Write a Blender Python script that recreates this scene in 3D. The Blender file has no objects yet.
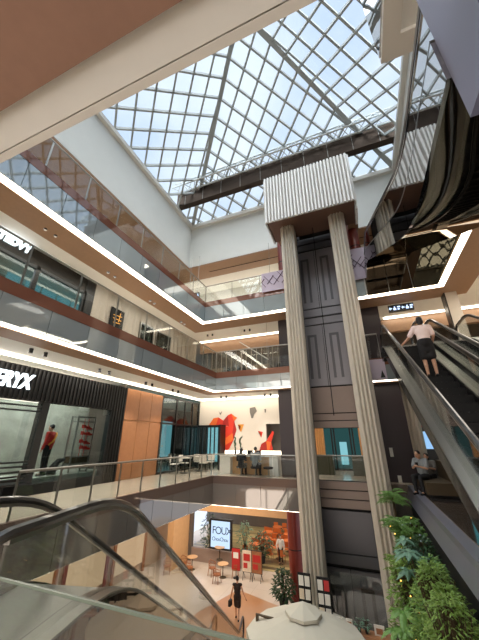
import bpy, bmesh, math, random
from mathutils import Vector, Matrix
random.seed(7)
R = math.radians
col = bpy.context.scene.collection
scene = bpy.context.scene
EYE = 1.6

# ------------------------------------------------------------------ materials
def lin(c):
    return tuple(((v/255)/12.92 if v/255 <= .04045 else ((v/255+.055)/1.055)**2.4) for v in c) + (1,)
def _new(name):
    m = bpy.data.materials.new(name); m.use_nodes = True
    nt = m.node_tree; return m, nt, nt.nodes['Principled BSDF']
def mat(name, c, rough=.5, metal=0, emit=0, ec=None, noise=0, nscale=6, bump=0, bscale=40, spec=.5, coat=0):
    m, nt, b = _new(name); c = lin(c)
    b.inputs['Base Color'].default_value = c; b.inputs['Roughness'].default_value = rough
    b.inputs['Metallic'].default_value = metal; b.inputs['Specular IOR Level'].default_value = spec
    b.inputs['Coat Weight'].default_value = coat
    if emit: b.inputs['Emission Color'].default_value = lin(ec) if ec else c; b.inputs['Emission Strength'].default_value = emit
    tc = nt.nodes.new('ShaderNodeTexCoord')
    if noise:
        n = nt.nodes.new('ShaderNodeTexNoise'); n.inputs['Scale'].default_value = nscale; n.inputs['Detail'].default_value = 5
        nt.links.new(tc.outputs['Object'], n.inputs['Vector'])
        r = nt.nodes.new('ShaderNodeMixRGB'); r.blend_type = 'MIX'
        r.inputs[1].default_value = tuple(v*(1-noise) for v in c[:3])+(1,)
        r.inputs[2].default_value = tuple(min(1, v*(1+noise)) for v in c[:3])+(1,)
        nt.links.new(n.outputs['Fac'], r.inputs[0]); nt.links.new(r.outputs[0], b.inputs['Base Color'])
    if bump:
        n = nt.nodes.new('ShaderNodeTexNoise'); n.inputs['Scale'].default_value = bscale
        nt.links.new(tc.outputs['Object'], n.inputs['Vector'])
        bp = nt.nodes.new('ShaderNodeBump'); bp.inputs['Strength'].default_value = bump; bp.inputs['Distance'].default_value = .05
        nt.links.new(n.outputs['Fac'], bp.inputs['Height']); nt.links.new(bp.outputs[0], b.inputs['Normal'])
    return m
def glass(name, tint=(243, 246, 245), refl=.1, rough=.0):
    m, nt, b = _new(name); nt.nodes.remove(b)
    t = nt.nodes.new('ShaderNodeBsdfTransparent'); t.inputs[0].default_value = lin(tint)
    g = nt.nodes.new('ShaderNodeBsdfGlossy'); g.inputs['Roughness'].default_value = rough
    ge = nt.nodes.new('ShaderNodeNewGeometry'); dt = nt.nodes.new('ShaderNodeVectorMath'); dt.operation = 'DOT_PRODUCT'
    nt.links.new(ge.outputs['Incoming'], dt.inputs[0]); nt.links.new(ge.outputs['Normal'], dt.inputs[1])
    def mth(op, a0, b0=None, v=None):
        q = nt.nodes.new('ShaderNodeMath'); q.operation = op
        if a0 is not None: nt.links.new(a0, q.inputs[0])
        else: q.inputs[0].default_value = v
        if b0 is not None:
            if isinstance(b0, (int, float)): q.inputs[1].default_value = b0
            else: nt.links.new(b0, q.inputs[1])
        q.use_clamp = op != 'DOT'; return q.outputs[0]
    ab = mth('ABSOLUTE', dt.outputs['Value']); om = mth('SUBTRACT', None, ab, 1.0); pw = mth('POWER', om, 5.0)
    class _F: outputs = [pw]
    f = _F; a = nt.nodes.new('ShaderNodeMath'); a.operation = 'MULTIPLY_ADD'; a.inputs[1].default_value = .8-refl*.5; a.inputs[2].default_value = refl*.6; a.use_clamp = True
    x = nt.nodes.new('ShaderNodeMixShader')
    nt.links.new(f.outputs[0], a.inputs[0]); nt.links.new(a.outputs[0], x.inputs[0])
    nt.links.new(t.outputs[0], x.inputs[1]); nt.links.new(g.outputs[0], x.inputs[2])
    nt.links.new(x.outputs[0], nt.nodes['Material Output'].inputs[0])
    return m
def mirror(name, c=(190, 185, 178), rough=.02, wave=.0, scale=.6, diff=(60, 60, 60), fac=.85, wob=(1, 1, 1)):
    m, nt, b = _new(name); nt.nodes.remove(b)
    d = nt.nodes.new('ShaderNodeBsdfDiffuse'); d.inputs[0].default_value = lin(diff)
    g = nt.nodes.new('ShaderNodeBsdfGlossy'); g.inputs['Roughness'].default_value = rough; g.inputs[0].default_value = lin(c)
    x = nt.nodes.new('ShaderNodeMixShader'); x.inputs[0].default_value = fac
    nt.links.new(d.outputs[0], x.inputs[1]); nt.links.new(g.outputs[0], x.inputs[2])
    nt.links.new(x.outputs[0], nt.nodes['Material Output'].inputs[0])
    if wave:
        tc = nt.nodes.new('ShaderNodeTexCoord'); mp = nt.nodes.new('ShaderNodeMapping'); mp.inputs['Scale'].default_value = wob
        n = nt.nodes.new('ShaderNodeTexNoise'); n.inputs['Scale'].default_value = scale; n.inputs['Detail'].default_value = 1
        bp = nt.nodes.new('ShaderNodeBump'); bp.inputs['Strength'].default_value = 1; bp.inputs['Distance'].default_value = wave
        nt.links.new(tc.outputs['Object'], mp.inputs[0]); nt.links.new(mp.outputs[0], n.inputs['Vector'])
        nt.links.new(n.outputs['Fac'], bp.inputs['Height']); nt.links.new(bp.outputs[0], g.inputs['Normal'])
    return m
def emis(name, c, s): 
    m, nt, b = _new(name); nt.nodes.remove(b)
    e = nt.nodes.new('ShaderNodeEmission'); e.inputs[0].default_value = lin(c); e.inputs[1].default_value = s
    nt.links.new(e.outputs[0], nt.nodes['Material Output'].inputs[0]); return m
def tiles(name, c1, c2, mortar, scale=1, rough=.2, wood=False, w=1.0, h=.5):
    m, nt, b = _new(name); tc = nt.nodes.new('ShaderNodeTexCoord'); t = nt.nodes.new('ShaderNodeTexBrick')
    t.inputs['Color1'].default_value = lin(c1); t.inputs['Color2'].default_value = lin(c2); t.inputs['Mortar'].default_value = lin(mortar)
    t.inputs['Scale'].default_value = scale; t.inputs['Mortar Size'].default_value = .006
    t.inputs['Brick Width'].default_value = w; t.inputs['Row Height'].default_value = h; t.offset = 0 if not wood else .5
    nt.links.new(tc.outputs['Object'], t.inputs['Vector']); nt.links.new(t.outputs[0], b.inputs['Base Color'])
    b.inputs['Roughness'].default_value = rough; return m

M = {}
M['brown'] = mat('soffit_wood_brown', (158, 126, 100), .45, noise=.12, nscale=9)
M['brown_dark'] = mat('soffit_dark_wood', (150, 116, 98), .5, noise=.12, nscale=9)
M['cream'] = mat('cream_ceiling_paint', (238, 238, 233), .7, noise=.03)
M['well'] = mat('well_wall_paint', (228, 228, 222), .8, noise=.03, nscale=2)
M['white'] = mat('white_paint', (225, 222, 214), .6)
M['wallw'] = mat('white_feature_wall', (214, 206, 194), .7, noise=.02)
M['fascia'] = mirror('fascia_blue_grey_glass', (215, 222, 222), .03, diff=(158, 166, 168), fac=.36, wave=.004, scale=.8)
M['fascia1'] = mirror('fascia_grey_glass', (205, 195, 185), .04, diff=(136, 128, 122), fac=.3)
M['fascia_mirror'] = mirror('fascia_tinted_mirror', (150, 140, 122), .02, diff=(50, 45, 40), fac=.8, wave=.012, scale=.7)
M['red_trim'] = mirror('red_brown_trim', (190, 170, 160), .05, diff=(128, 84, 68), fac=.25)
M['strip'] = emis('cove_light_warm', (255, 242, 220), 6.5)
M['strip2'] = emis('cove_light_soft', (255, 238, 212), 4.5)
M['ground_fill'] = emis('warm_fill_glow', (230, 190, 150), .8)
M['rear_fill'] = emis('rear_fill_glow', (255, 244, 234), 2.8)
M['olive'] = mat('olive_counter', (84, 82, 60), .4)
M['amber'] = mat('amber_lamp_glass', (226, 170, 70), .4, emit=1.6)
M['tealdim'] = emis('dim_teal_glass', (70, 120, 120), .3)
M['casing'] = mat('dark_bronze_casing', (120, 92, 78), .4, .2)
M['trim1'] = mirror('grey_brown_trim', (190, 175, 165), .05, diff=(118, 100, 92), fac=.25)
M['glass'] = glass('clear_glass')
M['glassd'] = glass('dark_store_glass', (205, 214, 214), .08)
M['steel'] = mat('brushed_steel', (150, 148, 142), .3, .9)
M['dsteel'] = mat('dark_steel', (52, 50, 48), .35, .8)
M['chrome'] = mat('chrome', (215, 215, 215), .08, 1)
M['black'] = mat('black_satin', (14, 14, 15), .35)
M['matt'] = mat('matt_black', (16, 15, 15), .8)
M['rubber'] = mat('handrail_rubber', (18, 17, 17), .3, coat=.4)
M['ffins'] = mat('champagne_metal_fins', (198, 189, 174), .38, .2, noise=.08, nscale=3)
M['hfins'] = mat('silver_metal_fins', (214, 210, 204), .4, .15, noise=.05)
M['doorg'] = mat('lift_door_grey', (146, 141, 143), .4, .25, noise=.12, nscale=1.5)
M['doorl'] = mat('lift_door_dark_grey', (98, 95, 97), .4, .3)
M['beige'] = mat('beige_metal_panel', (150, 130, 118), .45, .2, noise=.04)
M['purple'] = mat('dark_plum_panel', (50, 38, 42), .4)
M['redcol'] = mat('oxblood_column', (118, 38, 26), .35, noise=.1)
M['wood'] = mat('orange_oak_panel', (164, 112, 74), .45, noise=.15, nscale=5)
M['woodl'] = mat('pale_wood', (205, 160, 112), .5, noise=.1)
M['wicker'] = mat('rattan', (150, 92, 52), .6, noise=.2, nscale=40)
M['frame'] = mat('skylight_frame_paint', (168, 172, 170), .5, noise=.05)
M['truss'] = mat('white_truss_paint', (205, 208, 204), .5)
M['beam'] = mirror('dark_beam_metal', (105, 92, 82), .35, diff=(44, 36, 32), fac=.3)
M['edge'] = mat('glass_edge_green', (110, 125, 112), .2)
M['skyglass'] = glass('skylight_glass', (236, 243, 246), .05)
M['mir'] = mirror('mirror_cladding', (196, 196, 196), .015, wave=.008, scale=.8, diff=(30, 30, 30), fac=.94, wob=(1, 1, .6))
M['escside'] = mirror('escalator_side_metal', (170, 172, 172), .12, diff=(52, 50, 50), fac=.6, wave=.006, scale=2)
M['mirb'] = mirror('bronze_mirror_cladding', (176, 156, 138), .02, wave=.012, scale=.7, diff=(70, 60, 52), fac=.85)
M['mirdk'] = mirror('dark_mirror_cladding', (150, 140, 128), .02, wave=.004, scale=1.0, diff=(20, 18, 16), fac=.9, wob=(2.4, .12, .12))
M['silver'] = mat('silver_metal_coping', (138, 138, 150), .3, .45, noise=.1, nscale=2)
M['bluegrey'] = mat('blue_grey_panel', (118, 122, 148), .5)
M['step'] = mat('escalator_step_metal', (16, 16, 17), .5, .5)
M['floor1'] = tiles('polished_stone_floor', (206, 192, 174), (200, 186, 168), (160, 148, 134), 1, .16, w=1.2, h=1.2)
M['floord'] = tiles('dark_polished_floor', (66, 58, 54), (60, 54, 50), (40, 36, 34), 1, .1, w=1.2, h=1.2)
M['floorg'] = tiles('pale_ground_floor', (208, 194, 178), (200, 186, 170), (180, 166, 150), 1, .2, w=1.2, h=1.2)
M['tan'] = mat('tan_stone_inlay', (176, 128, 88), .3, noise=.05)
M['backdrop'] = mat('grey_fabric_backdrop', (178, 178, 168), .8, noise=.42, nscale=2.2, bump=1, bscale=2.5)
M['sign'] = emis('sign_white_light', (240, 250, 255), 2.2)
M['signc'] = emis('sign_cool_light', (190, 215, 255), 1.6)
M['led'] = emis('led_screen_blue', (196, 220, 248), 1.0)
M['ledink'] = mat('led_ink', (30, 50, 80), .6)
M['cyan'] = emis('daylight_window_cyan', (140, 205, 215), .75)
M['cyan2'] = emis('daylight_window_teal', (90, 150, 150), .5)
M['lens'] = emis('spot_lens', (255, 240, 215), .45)
M['bulb'] = emis('fairy_bulb', (255, 190, 90), 3)
M['skin'] = mat('skin', (196, 150, 122), .55)
M['hair'] = mat('black_hair', (16, 13, 12), .45)
M['red'] = mat('red_jacket', (190, 34, 22), .6)
M['orange'] = mat('orange_sash', (226, 150, 46), .6)
M['dark'] = mat('dark_cloth', (24, 23, 25), .8)
M['darkb'] = mat('dark_brown_dress', (38, 26, 22), .8)
M['pink'] = mat('pale_pink_blouse', (240, 218, 212), .8)
M['greyc'] = mat('grey_t_shirt', (128, 132, 134), .8)
M['whitec'] = mat('white_cloth', (222, 216, 206), .8)
M['artr'] = mat('art_red', (206, 48, 26), .6)
M['arto'] = mat('art_orange', (226, 104, 40), .6)
M['artd'] = mat('art_dark_red', (160, 26, 18), .6)
M['arty'] = mat('art_yellow', (226, 150, 60), .6)
M['artg'] = mat('art_grey', (110, 105, 98), .6)
M['lav'] = mat('lavender_film', (205, 190, 205), .6)
M['purp'] = mat('purple_line', (74, 36, 66), .6)
M['leaf'] = mat('leaf_mid_green', (98, 136, 62), .5, noise=.25, nscale=8)
M['leafl'] = mat('leaf_yellow_green', (112, 142, 58), .5, noise=.3, nscale=8)
M['leafd'] = mat('leaf_dark_green', (44, 74, 40), .45, noise=.2)
M['leafb'] = mat('leaf_blue_green', (98, 136, 112), .45, noise=.2)
M['stem'] = mat('stem_brown', (70, 56, 34), .7)
M['canvas'] = mat('cream_canvas', (198, 192, 176), .85)
M['menu_red'] = mat('menu_board_red', (180, 34, 30), .5)
M['menu_paper'] = mat('menu_paper', (218, 200, 176), .6, noise=.3, nscale=9)
M['menu_pic'] = mat('menu_photo_print', (150, 96, 60), .6, noise=.6, nscale=14)
M['orangec'] = mat('orange_seat', (196, 104, 48), .6)
M['pot'] = mat('dark_pot', (40, 36, 34), .6)
M['screen'] = emis('shop_screen_cyan', (90, 190, 200), .6)
M['screen2'] = emis('shop_screen_blue', (150, 195, 240), .9)
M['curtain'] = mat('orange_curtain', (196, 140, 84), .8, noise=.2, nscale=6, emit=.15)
M['pleat'] = mat('pleated_cream_wall', (186, 176, 164), .7, noise=.06)
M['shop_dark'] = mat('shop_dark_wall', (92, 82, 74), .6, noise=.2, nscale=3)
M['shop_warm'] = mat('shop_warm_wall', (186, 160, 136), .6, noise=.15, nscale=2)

# ------------------------------------------------------------------ mesh builder
class MB:
    def __init__(s): s.v = []; s.f = []; s.mi = []; s.cur = 0
    def add(s, vs, fs):
        o = len(s.v); s.v += [Vector(v) for v in vs]; s.f += [[i+o for i in f] for f in fs]; s.mi += [s.cur]*len(fs)
    def box(s, x0, x1, y0, y1, z0, z1):
        s.add([(x0,y0,z0),(x1,y0,z0),(x1,y1,z0),(x0,y1,z0),(x0,y0,z1),(x1,y0,z1),(x1,y1,z1),(x0,y1,z1)],
              [(0,3,2,1),(4,5,6,7),(0,1,5,4),(1,2,6,5),(2,3,7,6),(3,0,4,7)]); return s
    def bar(s, p, q, w, h=None, up=(0,0,1)):
        h = h or w; p, q = Vector(p), Vector(q); d = (q-p).normalized(); u = Vector(up)
        if abs(d.dot(u)) > .99: u = Vector((1,0,0))
        a = d.cross(u).normalized()*w/2; b = a.cross(d).normalized()*h/2
        s.add([p-a-b,p+a-b,p+a+b,p-a+b,q-a-b,q+a-b,q+a+b,q-a+b],[(0,3,2,1),(4,5,6,7),(0,1,5,4),(1,2,6,5),(2,3,7,6),(3,0,4,7)]); return s
    def tube(s, pts, r, n=8, closed=True):
        pts = [Vector(p) for p in pts]; rr = r if isinstance(r, (list, tuple)) else [r]*len(pts); vs = []; fs = []
        prev = None
        for i, p in enumerate(pts):
            d = ((pts[min(i+1, len(pts)-1)]-pts[max(i-1, 0)])).normalized()
            if prev is None:
                u = Vector((0,0,1)) if abs(d.z) < .9 else Vector((1,0,0)); a = d.cross(u).normalized()
            else: a = (prev-d*prev.dot(d)).normalized()
            prev = a; b = d.cross(a)
            for k in range(n): t = 2*math.pi*k/n; vs.append(p+(a*math.cos(t)+b*math.sin(t))*rr[i])
        for i in range(len(pts)-1):
            for k in range(n): fs.append((i*n+k, i*n+(k+1)%n, (i+1)*n+(k+1)%n, (i+1)*n+k))
        if closed: fs.append(tuple(reversed(range(n)))); fs.append(tuple((len(pts)-1)*n+k for k in range(n)))
        s.add(vs, fs); return s
    def cyl(s, p, q, r0, r1=None, n=16): return s.tube([p, q], [r0, r0 if r1 is None else r1], n)
    def lathe(s, c, prof, n=20):
        c = Vector(c); vs = []; fs = []
        for r, z in prof:
            for k in range(n): t = 2*math.pi*k/n; vs.append(c+Vector((r*math.cos(t), r*math.sin(t), z)))
        for i in range(len(prof)-1):
            for k in range(n): fs.append((i*n+k, i*n+(k+1)%n, (i+1)*n+(k+1)%n, (i+1)*n+k))
        fs.append(tuple(reversed(range(n)))); fs.append(tuple((len(prof)-1)*n+k for k in range(n)))
        s.add(vs, fs); return s
    def ell(s, c, r, rot=None, n=14, m=9):
        c = Vector(c); vs = []; fs = []; rm = rot or Matrix.Identity(3)
        vs.append(c+rm@Vector((0,0,r[2])))
        for i in range(1, m):
            a = math.pi*i/m
            for k in range(n): t = 2*math.pi*k/n; vs.append(c+rm@Vector((r[0]*math.sin(a)*math.cos(t), r[1]*math.sin(a)*math.sin(t), r[2]*math.cos(a))))
        vs.append(c+rm@Vector((0,0,-r[2])))
        for k in range(n): fs.append((0, 1+k, 1+(k+1)%n))
        for i in range(m-2):
            for k in range(n): fs.append((1+i*n+k, 1+(i+1)*n+k, 1+(i+1)*n+(k+1)%n, 1+i*n+(k+1)%n))
        L = len(vs)-1
        for k in range(n): fs.append((L, 1+(m-2)*n+(k+1)%n, 1+(m-2)*n+k))
        s.add(vs, fs); return s
    def cap(s, p, q, r0, r1): 
        p, q = Vector(p), Vector(q); s.cyl(p, q, r0, r1, 12); s.ell(p, (r0,)*3, n=12, m=8); s.ell(q, (r1,)*3, n=12, m=8); return s
    def prism(s, poly, axis, a, b):
        """poly = 2D outline, extruded along axis 'x','y','z' from a to b"""
        def P(u, v, w): return {'x': (w, u, v), 'y': (u, w, v), 'z': (u, v, w)}[axis]
        n = len(poly); s.add([P(u, v, a) for u, v in poly]+[P(u, v, b) for u, v in poly],
              [tuple(range(n))[::-1], tuple(range(n, 2*n))]+[(i, (i+1)%n, n+(i+1)%n, n+i) for i in range(n)]); return s
    def ribbon(s, lo, hi, axis_x0, axis_x1):
        """band between two (y,z) polylines, thick from x0 to x1"""
        n = len(lo)
        vs = [(axis_x0, *p) for p in lo]+[(axis_x0, *p) for p in hi]+[(axis_x1, *p) for p in lo]+[(axis_x1, *p) for p in hi]
        fs = []
        for i in range(n-1):
            fs += [(i, i+1, n+i+1, n+i), (2*n+i+1, 2*n+i, 3*n+i, 3*n+i+1), (i, 2*n+i, 2*n+i+1, i+1), (n+i, n+i+1, 3*n+i+1, 3*n+i)]
        fs += [(0, n, 3*n, 2*n), (n-1, 3*n-1, 4*n-1, 2*n-1)]
        s.add(vs, fs); return s
    def build(s, name, m, parent=None, smooth=False, local=False):
        me = bpy.data.meshes.new(name)
        off = Vector((0,0,0))
        if parent is not None and not local:
            q = parent
            while q is not None: off += Vector(q.location); q = q.parent
        me.from_pydata([v-off for v in s.v], [], s.f); me.update()
        bm = bmesh.new(); bm.from_mesh(me); bmesh.ops.recalc_face_normals(bm, faces=bm.faces); bm.to_mesh(me); bm.free()
        ms = m if isinstance(m, (list, tuple)) else [m]
        for k in ms: me.materials.append(k)
        if len(ms) > 1: me.polygons.foreach_set('material_index', s.mi)
        if smooth:
            me.polygons.foreach_set('use_smooth', [True]*len(me.polygons)); me.set_sharp_from_angle(angle=R(40))
        o = bpy.data.objects.new(name, me); col.objects.link(o)
        if parent is not None: o.parent = parent
        return o

def tag(o, label=None, cat=None, group=None, kind=None):
    if label: o['label'] = label
    if cat: o['category'] = cat
    if group: o['group'] = group
    if kind: o['kind'] = kind
    return o
def thing(name, label, cat, loc=(0,0,0), rz=0, group=None, kind=None):
    o = bpy.data.objects.new(name, None); col.objects.link(o); o.location = loc; o.rotation_euler = (0,0,rz); o.empty_display_size = .1
    return tag(o, label, cat, group, kind)
def dup(root, loc=None, rz=None, label=None, group=None):
    def cp(o, par):
        c = o.copy(); col.objects.link(c); c.parent = par
        for ch in list(o.children): cp(ch, c)
        return c
    r = cp(root, None)
    if loc is not None: r.location = loc
    if rz is not None: r.rotation_euler = (0,0,rz)
    if label: r['label'] = label
    if group: r['group'] = group
    return r
def st(name, mb, m, label, cat, smooth=False):
    return tag(mb.build(name, m, smooth=smooth), label, cat, kind='structure')
def text(s, size, origin, xdir, ydir, m, name='lettering', parent=None, ext=.02, bold=0, shear=0, spacing=1, xs=1):
    cu = bpy.data.curves.new(name, 'FONT'); cu.body = s; cu.size = size; cu.extrude = ext; cu.offset = bold; cu.shear = shear; cu.space_character = spacing
    o = bpy.data.objects.new(name, cu); col.objects.link(o)
    bpy.context.view_layer.update()
    me = bpy.data.meshes.new_from_object(o.evaluated_get(bpy.context.evaluated_depsgraph_get()))
    col.objects.unlink(o); bpy.data.objects.remove(o)
    X = Vector(xdir).normalized(); Y = Vector(ydir).normalized(); Z = X.cross(Y); off = Vector(parent.location) if parent else Vector((0,0,0))
    T = Matrix.Translation(Vector(origin)-off) @ Matrix((X, Y, Z)).transposed().to_4x4(); me.transform(T @ Matrix.Diagonal((xs, 1, 1, 1)))
    me.materials.clear(); me.materials.append(m)
    n = bpy.data.objects.new(name, me); col.objects.link(n); n.parent = parent
    return n

# ------------------------------------------------------------------ levels (inner atrium rectangle, floor z, soffit z)
XO0, XO1, YO0, YO1 = -17, 10, -4, 35
GZ, GK = -6.65, 1.25   # ground floor height; spread of the ground floor plan about the viewer
LV = {1: (-7.15, 1.26, 1.25, 14.2, 0.0, -1.18), 2: (-7.15, 1.26, .97, 14.2, 5.0, 4.03), 3: (-7.7, 3.9, 2.0, 13.6, 9.1, 7.9)}
LX0, LX1 = -2.56, .52
RX2 = 4.3   # right side edge of the escalator void on level 2
def ring(x0, x1, y0, y1, w, z0, z1, sides='LBRN', gap=False):
    m = MB()
    if 'L' in sides: m.box(x0-w, x0, y0-w, y1+w, z0, z1)
    if 'B' in sides and gap: m.box(x0, LX0, y1, y1+w, z0, z1); m.box(LX1, x1, y1, y1+w, z0, z1)
    if 'B' in sides and not gap: m.box(x0, x1, y1, y1+w, z0, z1)
    if 'R' in sides: m.box(x1, x1+w, y0-w, y1+w, z0, z1)
    if 'N' in sides: m.box(x0, x1, y0-w, y0, z0, z1)
    return m
LX0, LX1 = -2.56, .52
# slabs
def slab(x0, x1, y0, y1, zf, zb, fm, label):
    m = MB(); m.box(XO0, x0, YO0, YO1, zb+.05, zf-.02); m.box(x1, XO1, YO0, YO1, zb+.05, zf-.02)
    m.box(x0, LX0, y1, YO1, zb+.05, zf-.02); m.box(LX1, x1, y1, YO1, zb+.05, zf-.02); m.box(LX0, LX1, 14.75, YO1, zb+.05, zf-.02); m.box(x0, x1, YO0, y0, zb+.05, zf-.02)
    st('ceiling', m, M['cream'], label+' slab with cream plaster underside', 'ceiling')
    f = MB(); f.box(XO0, x0-.08, YO0, YO1, zf-.02, zf); f.box(x1+.08, XO1, YO0, YO1, zf-.02, zf)
    f.box(x0-.08, LX0, y1+.08, YO1, zf-.02, zf); f.box(LX1, x1+.08, y1+.08, YO1, zf-.02, zf); f.box(LX0, LX1, 14.75, YO1, zf-.02, zf); f.box(x0-.08, x1+.08, YO0, y0-.08, zf-.02, zf)
    st('floor', f, fm, label+' stone tile floor around the atrium void', 'floor')
slab(-7.15, 1.26, 1.25, 14.2, 0, -1.18, M['floor1'], 'first gallery')
st('floor', MB().box(1.45, 9.2, -3.8, 26.5, .0, .012), M['floord'], 'dark polished floor of the first gallery right side', 'floor')
st('wall_right', MB().box(1.3, 1.5, -3.9, 14.0, GZ, -1.18), M['matt'], 'dark wall of the ground floor beside the planting', 'wall')
slab(-7.15, RX2, .97, 14.2, 5.0, 4.03, M['floor1'], 'second gallery')
slab(-7.7, 3.9, 2.0, 13.6, 9.1, 7.9, M['floor1'], 'third gallery')
# landings that reach into the void for the escalators on the right
m = MB().box(1.14, 1.2, -2, 2.1, 3.98, 6.3).box(1.2, RX2, -2, 2.1, 3.98, 5.0); st('trim_1', m, M['bluegrey'], 'blue grey end panel of the near landing at upper right', 'landing')
m = MB().box(1.26, 3.9, 2.0, 3.75, 7.95, 9.1); st('trim_2', m, M['cream'], 'cream landing slab sticking out high over the escalator', 'landing')
m = MB().box(1.22, 3.9, 3.45, 3.8, 7.86, 7.95).box(1.22, 1.5, 2.0, 3.45, 7.86, 7.95); st('trim_3', m, M['white'], 'white edge beam under the high near landing', 'trim')
m = MB().box(-4.3, 1.8, 13.1, 14.2, 4.9, 5.0); 

# fascias --------------------------------------------------
def fascia(n, x0, x1, y0, y1, zf, zb, m1, sides, label):
    k = MB(); t = .05; g = .008; pl = 1.2
    def run_x(a, b, y, s):
        c = a
        while c < b-.01: k.box(c+g, min(c+pl, b)-g, min(y, y+s*t), max(y, y+s*t), zb, zf-.3); c += pl
    def run_y(a, b, x, s):
        c = a
        while c < b-.01: k.box(min(x, x+s*t), max(x, x+s*t), c+g, min(c+pl, b)-g, zb, zf-.3); c += pl
    if 'L' in sides: run_y(y0, y1, x0, 1)
    if 'B' in sides: run_x(x0+t, LX0, y1, -1); run_x(LX1, x1, y1, -1)
    if 'R' in sides: run_y(y0, y1, x1, -1)
    st('trim_%d' % n, k, m1, label, 'fascia panels')
    e = ring(x0+.06, x1-.06, y0+.06, y1-.06, .12, zf-.3, zf+.02, sides, True)
    st('trim_%d' % (n+1), e, M['red_trim'] if n > 4 else M['trim1'], 'glossy brown edge band above the '+label, 'trim')
fascia(4, -7.15, 1.26, 1.25, 14.2, 0, -1.18, M['fascia1'], 'LB', 'grey glass fascia of the first gallery')
fascia(6, -7.15, RX2, .97, 14.2, 5.0, 4.03, M['fascia'], 'LB', 'blue grey glass fascia of the second gallery')
fascia(8, -7.7, 1.0, 2.0, 13.6, 9.1, 7.9, M['fascia'], 'LB', 'pale glass fascia of the third gallery')
m = MB()
for k in range(3): m.box(1.05+k*.95, 1.97+k*.95, 13.53, 13.6, 7.9, 10.2)
for k in range(8): m.box(3.83, 3.9, 4.0+k*1.2, 5.18+k*1.2, 7.9, 10.2)
st('trim_10', m, M['fascia_mirror'], 'tall tinted mirror fascia in the right corner of the third gallery', 'fascia panels')
m = MB().box(1.2, 1.26, 2.0, 3.75, 7.96, 10.2); st('trim_11', m, M['mir'], 'mirror fascia beside the high near landing', 'fascia panels')
# silver coping and fascia on the right edge of level 1
m = MB().prism([(1.2, .02), (1.2, -.12), (1.1, -.42), (1.26, -.46), (1.42, .02)], 'y', 1.6, 14.1)
st('trim_12', m, M['silver'], 'silver metal coping along the right edge behind the planting', 'trim')
m = MB().box(1.2, 1.3, 1.6, 14.2, -1.2, -.44); st('trim_13', m, M['matt'], 'dark recess below the silver coping', 'trim')

# soffit rings and cove lights
n = 14
def soffit(lv, sides, w1, w2, rw, label):
    global n
    x0, x1, y0, y1, zf, zb = lv
    l = MB(); a, b_ = zb-.02, zb+.03
    if 'L' in sides: l.prism([(x0-w1, y0), (x0, y0), (x0, y1), (LX0, y1), (LX0, y1+w1), (x0-w1, y1+w1)], 'z', a, b_)
    tag(l.build('cove_light', M['strip']), 'warm white light strip lining the underside edge of %s, left of the lift' % label, 'light')
    l = MB()
    if 'R' in sides: l.prism([(LX1, y1), (x1, y1), (x1, y0), (x1+w1, y0), (x1+w1, y1+w1), (LX1, y1+w1)], 'z', a, b_)
    else: l.box(LX1, x1, y1, y1+w1, a, b_)
    tag(l.build('cove_light', M['strip']), 'warm white light strip lining the underside edge of %s, right of the lift' % label, 'light')
    b = MB()
    X0, X1, Y0, Y1 = x0-w1, x1+w1, y0-w1, y1+w1
    w = w2-w1
    if 'L' in sides: b.box(X0-w, X0, YO0, Y1+w, zb-.04, zb+.05)
    if 'B' in sides: b.box(X0, LX0, Y1, Y1+w, zb-.04, zb+.05); b.box(LX1, X1, Y1, Y1+w, zb-.04, zb+.05); b.box(LX0, LX1, 14.75, Y1+w+.3, zb-.04, zb+.05)
    if 'R' in sides: b.box(X1, X1+w, YO0, Y1+w, zb-.04, zb+.05)
    st('trim_%d' % n, b, M['brown'], 'brown wood soffit band under '+label, 'soffit'); n += 1
soffit((-7.15, 1.26, 1.25, 14.2, 0, -1.18), 'LB', .28, 1.0, 0, 'the first gallery')
soffit((-7.15, RX2, .97, 14.2, 5, 4.03), 'LB', .2, .95, 0, 'the second gallery')
soffit((-7.7, 3.9, 2.0, 13.6, 9.1, 7.9), 'LBR', .24, 1.35, 0, 'the third gallery')
# near soffit overhead: white edge bands then brown
m = MB().box(-7.15, 1.26, .91, .97, 4.0, 4.05); st('trim_30', m, M['white'], 'thin white lip at the edge of the ceiling overhead', 'trim')
m = MB().box(-7.3, 1.26, .66, .9, 4.0, 4.05); st('trim_31', m, M['cream'], 'wide cream band of the ceiling overhead', 'trim')
m = MB().box(XO0, 1.26, YO0, .66, 3.96, 4.05); st('trim_32', m, M['brown_dark'], 'dark brown ceiling panel directly overhead', 'ceiling')
# level 1 left ceiling: second cove along the shop fronts; level 2 the same
for (z, y1, nm) in ((4.05, 17.5, 'first gallery shops'), ):
    m = MB().box(-9.95, -9.7, -1, y1, z-.03, z); tag(m.build('cove_light', M['strip']), 'warm white light strip above the '+nm, 'light')
m = MB().box(-9.7, -4.0, 17.2, 17.45, 4.0, 4.03); tag(m.build('cove_light', M['strip']), 'warm white light strip above the white feature wall', 'light')
m = MB().box(-9.9, -4, 16.9, 17.1, 7.9, 7.95); tag(m.build('cove_light', M['strip2']), 'warm light line on the second gallery back ceiling left of lift', 'light')
m = MB().box(1.9, 9, 16.9, 17.1, 7.9, 7.95); tag(m.build('cove_light', M['strip']), 'warm light line on the second gallery back ceiling right of lift', 'light')
m = MB().box(7.4, 7.6, 4, 16.9, 7.9, 7.95); tag(m.build('cove_light', M['strip']), 'warm light line on the second gallery ceiling at far right', 'light')

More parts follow.
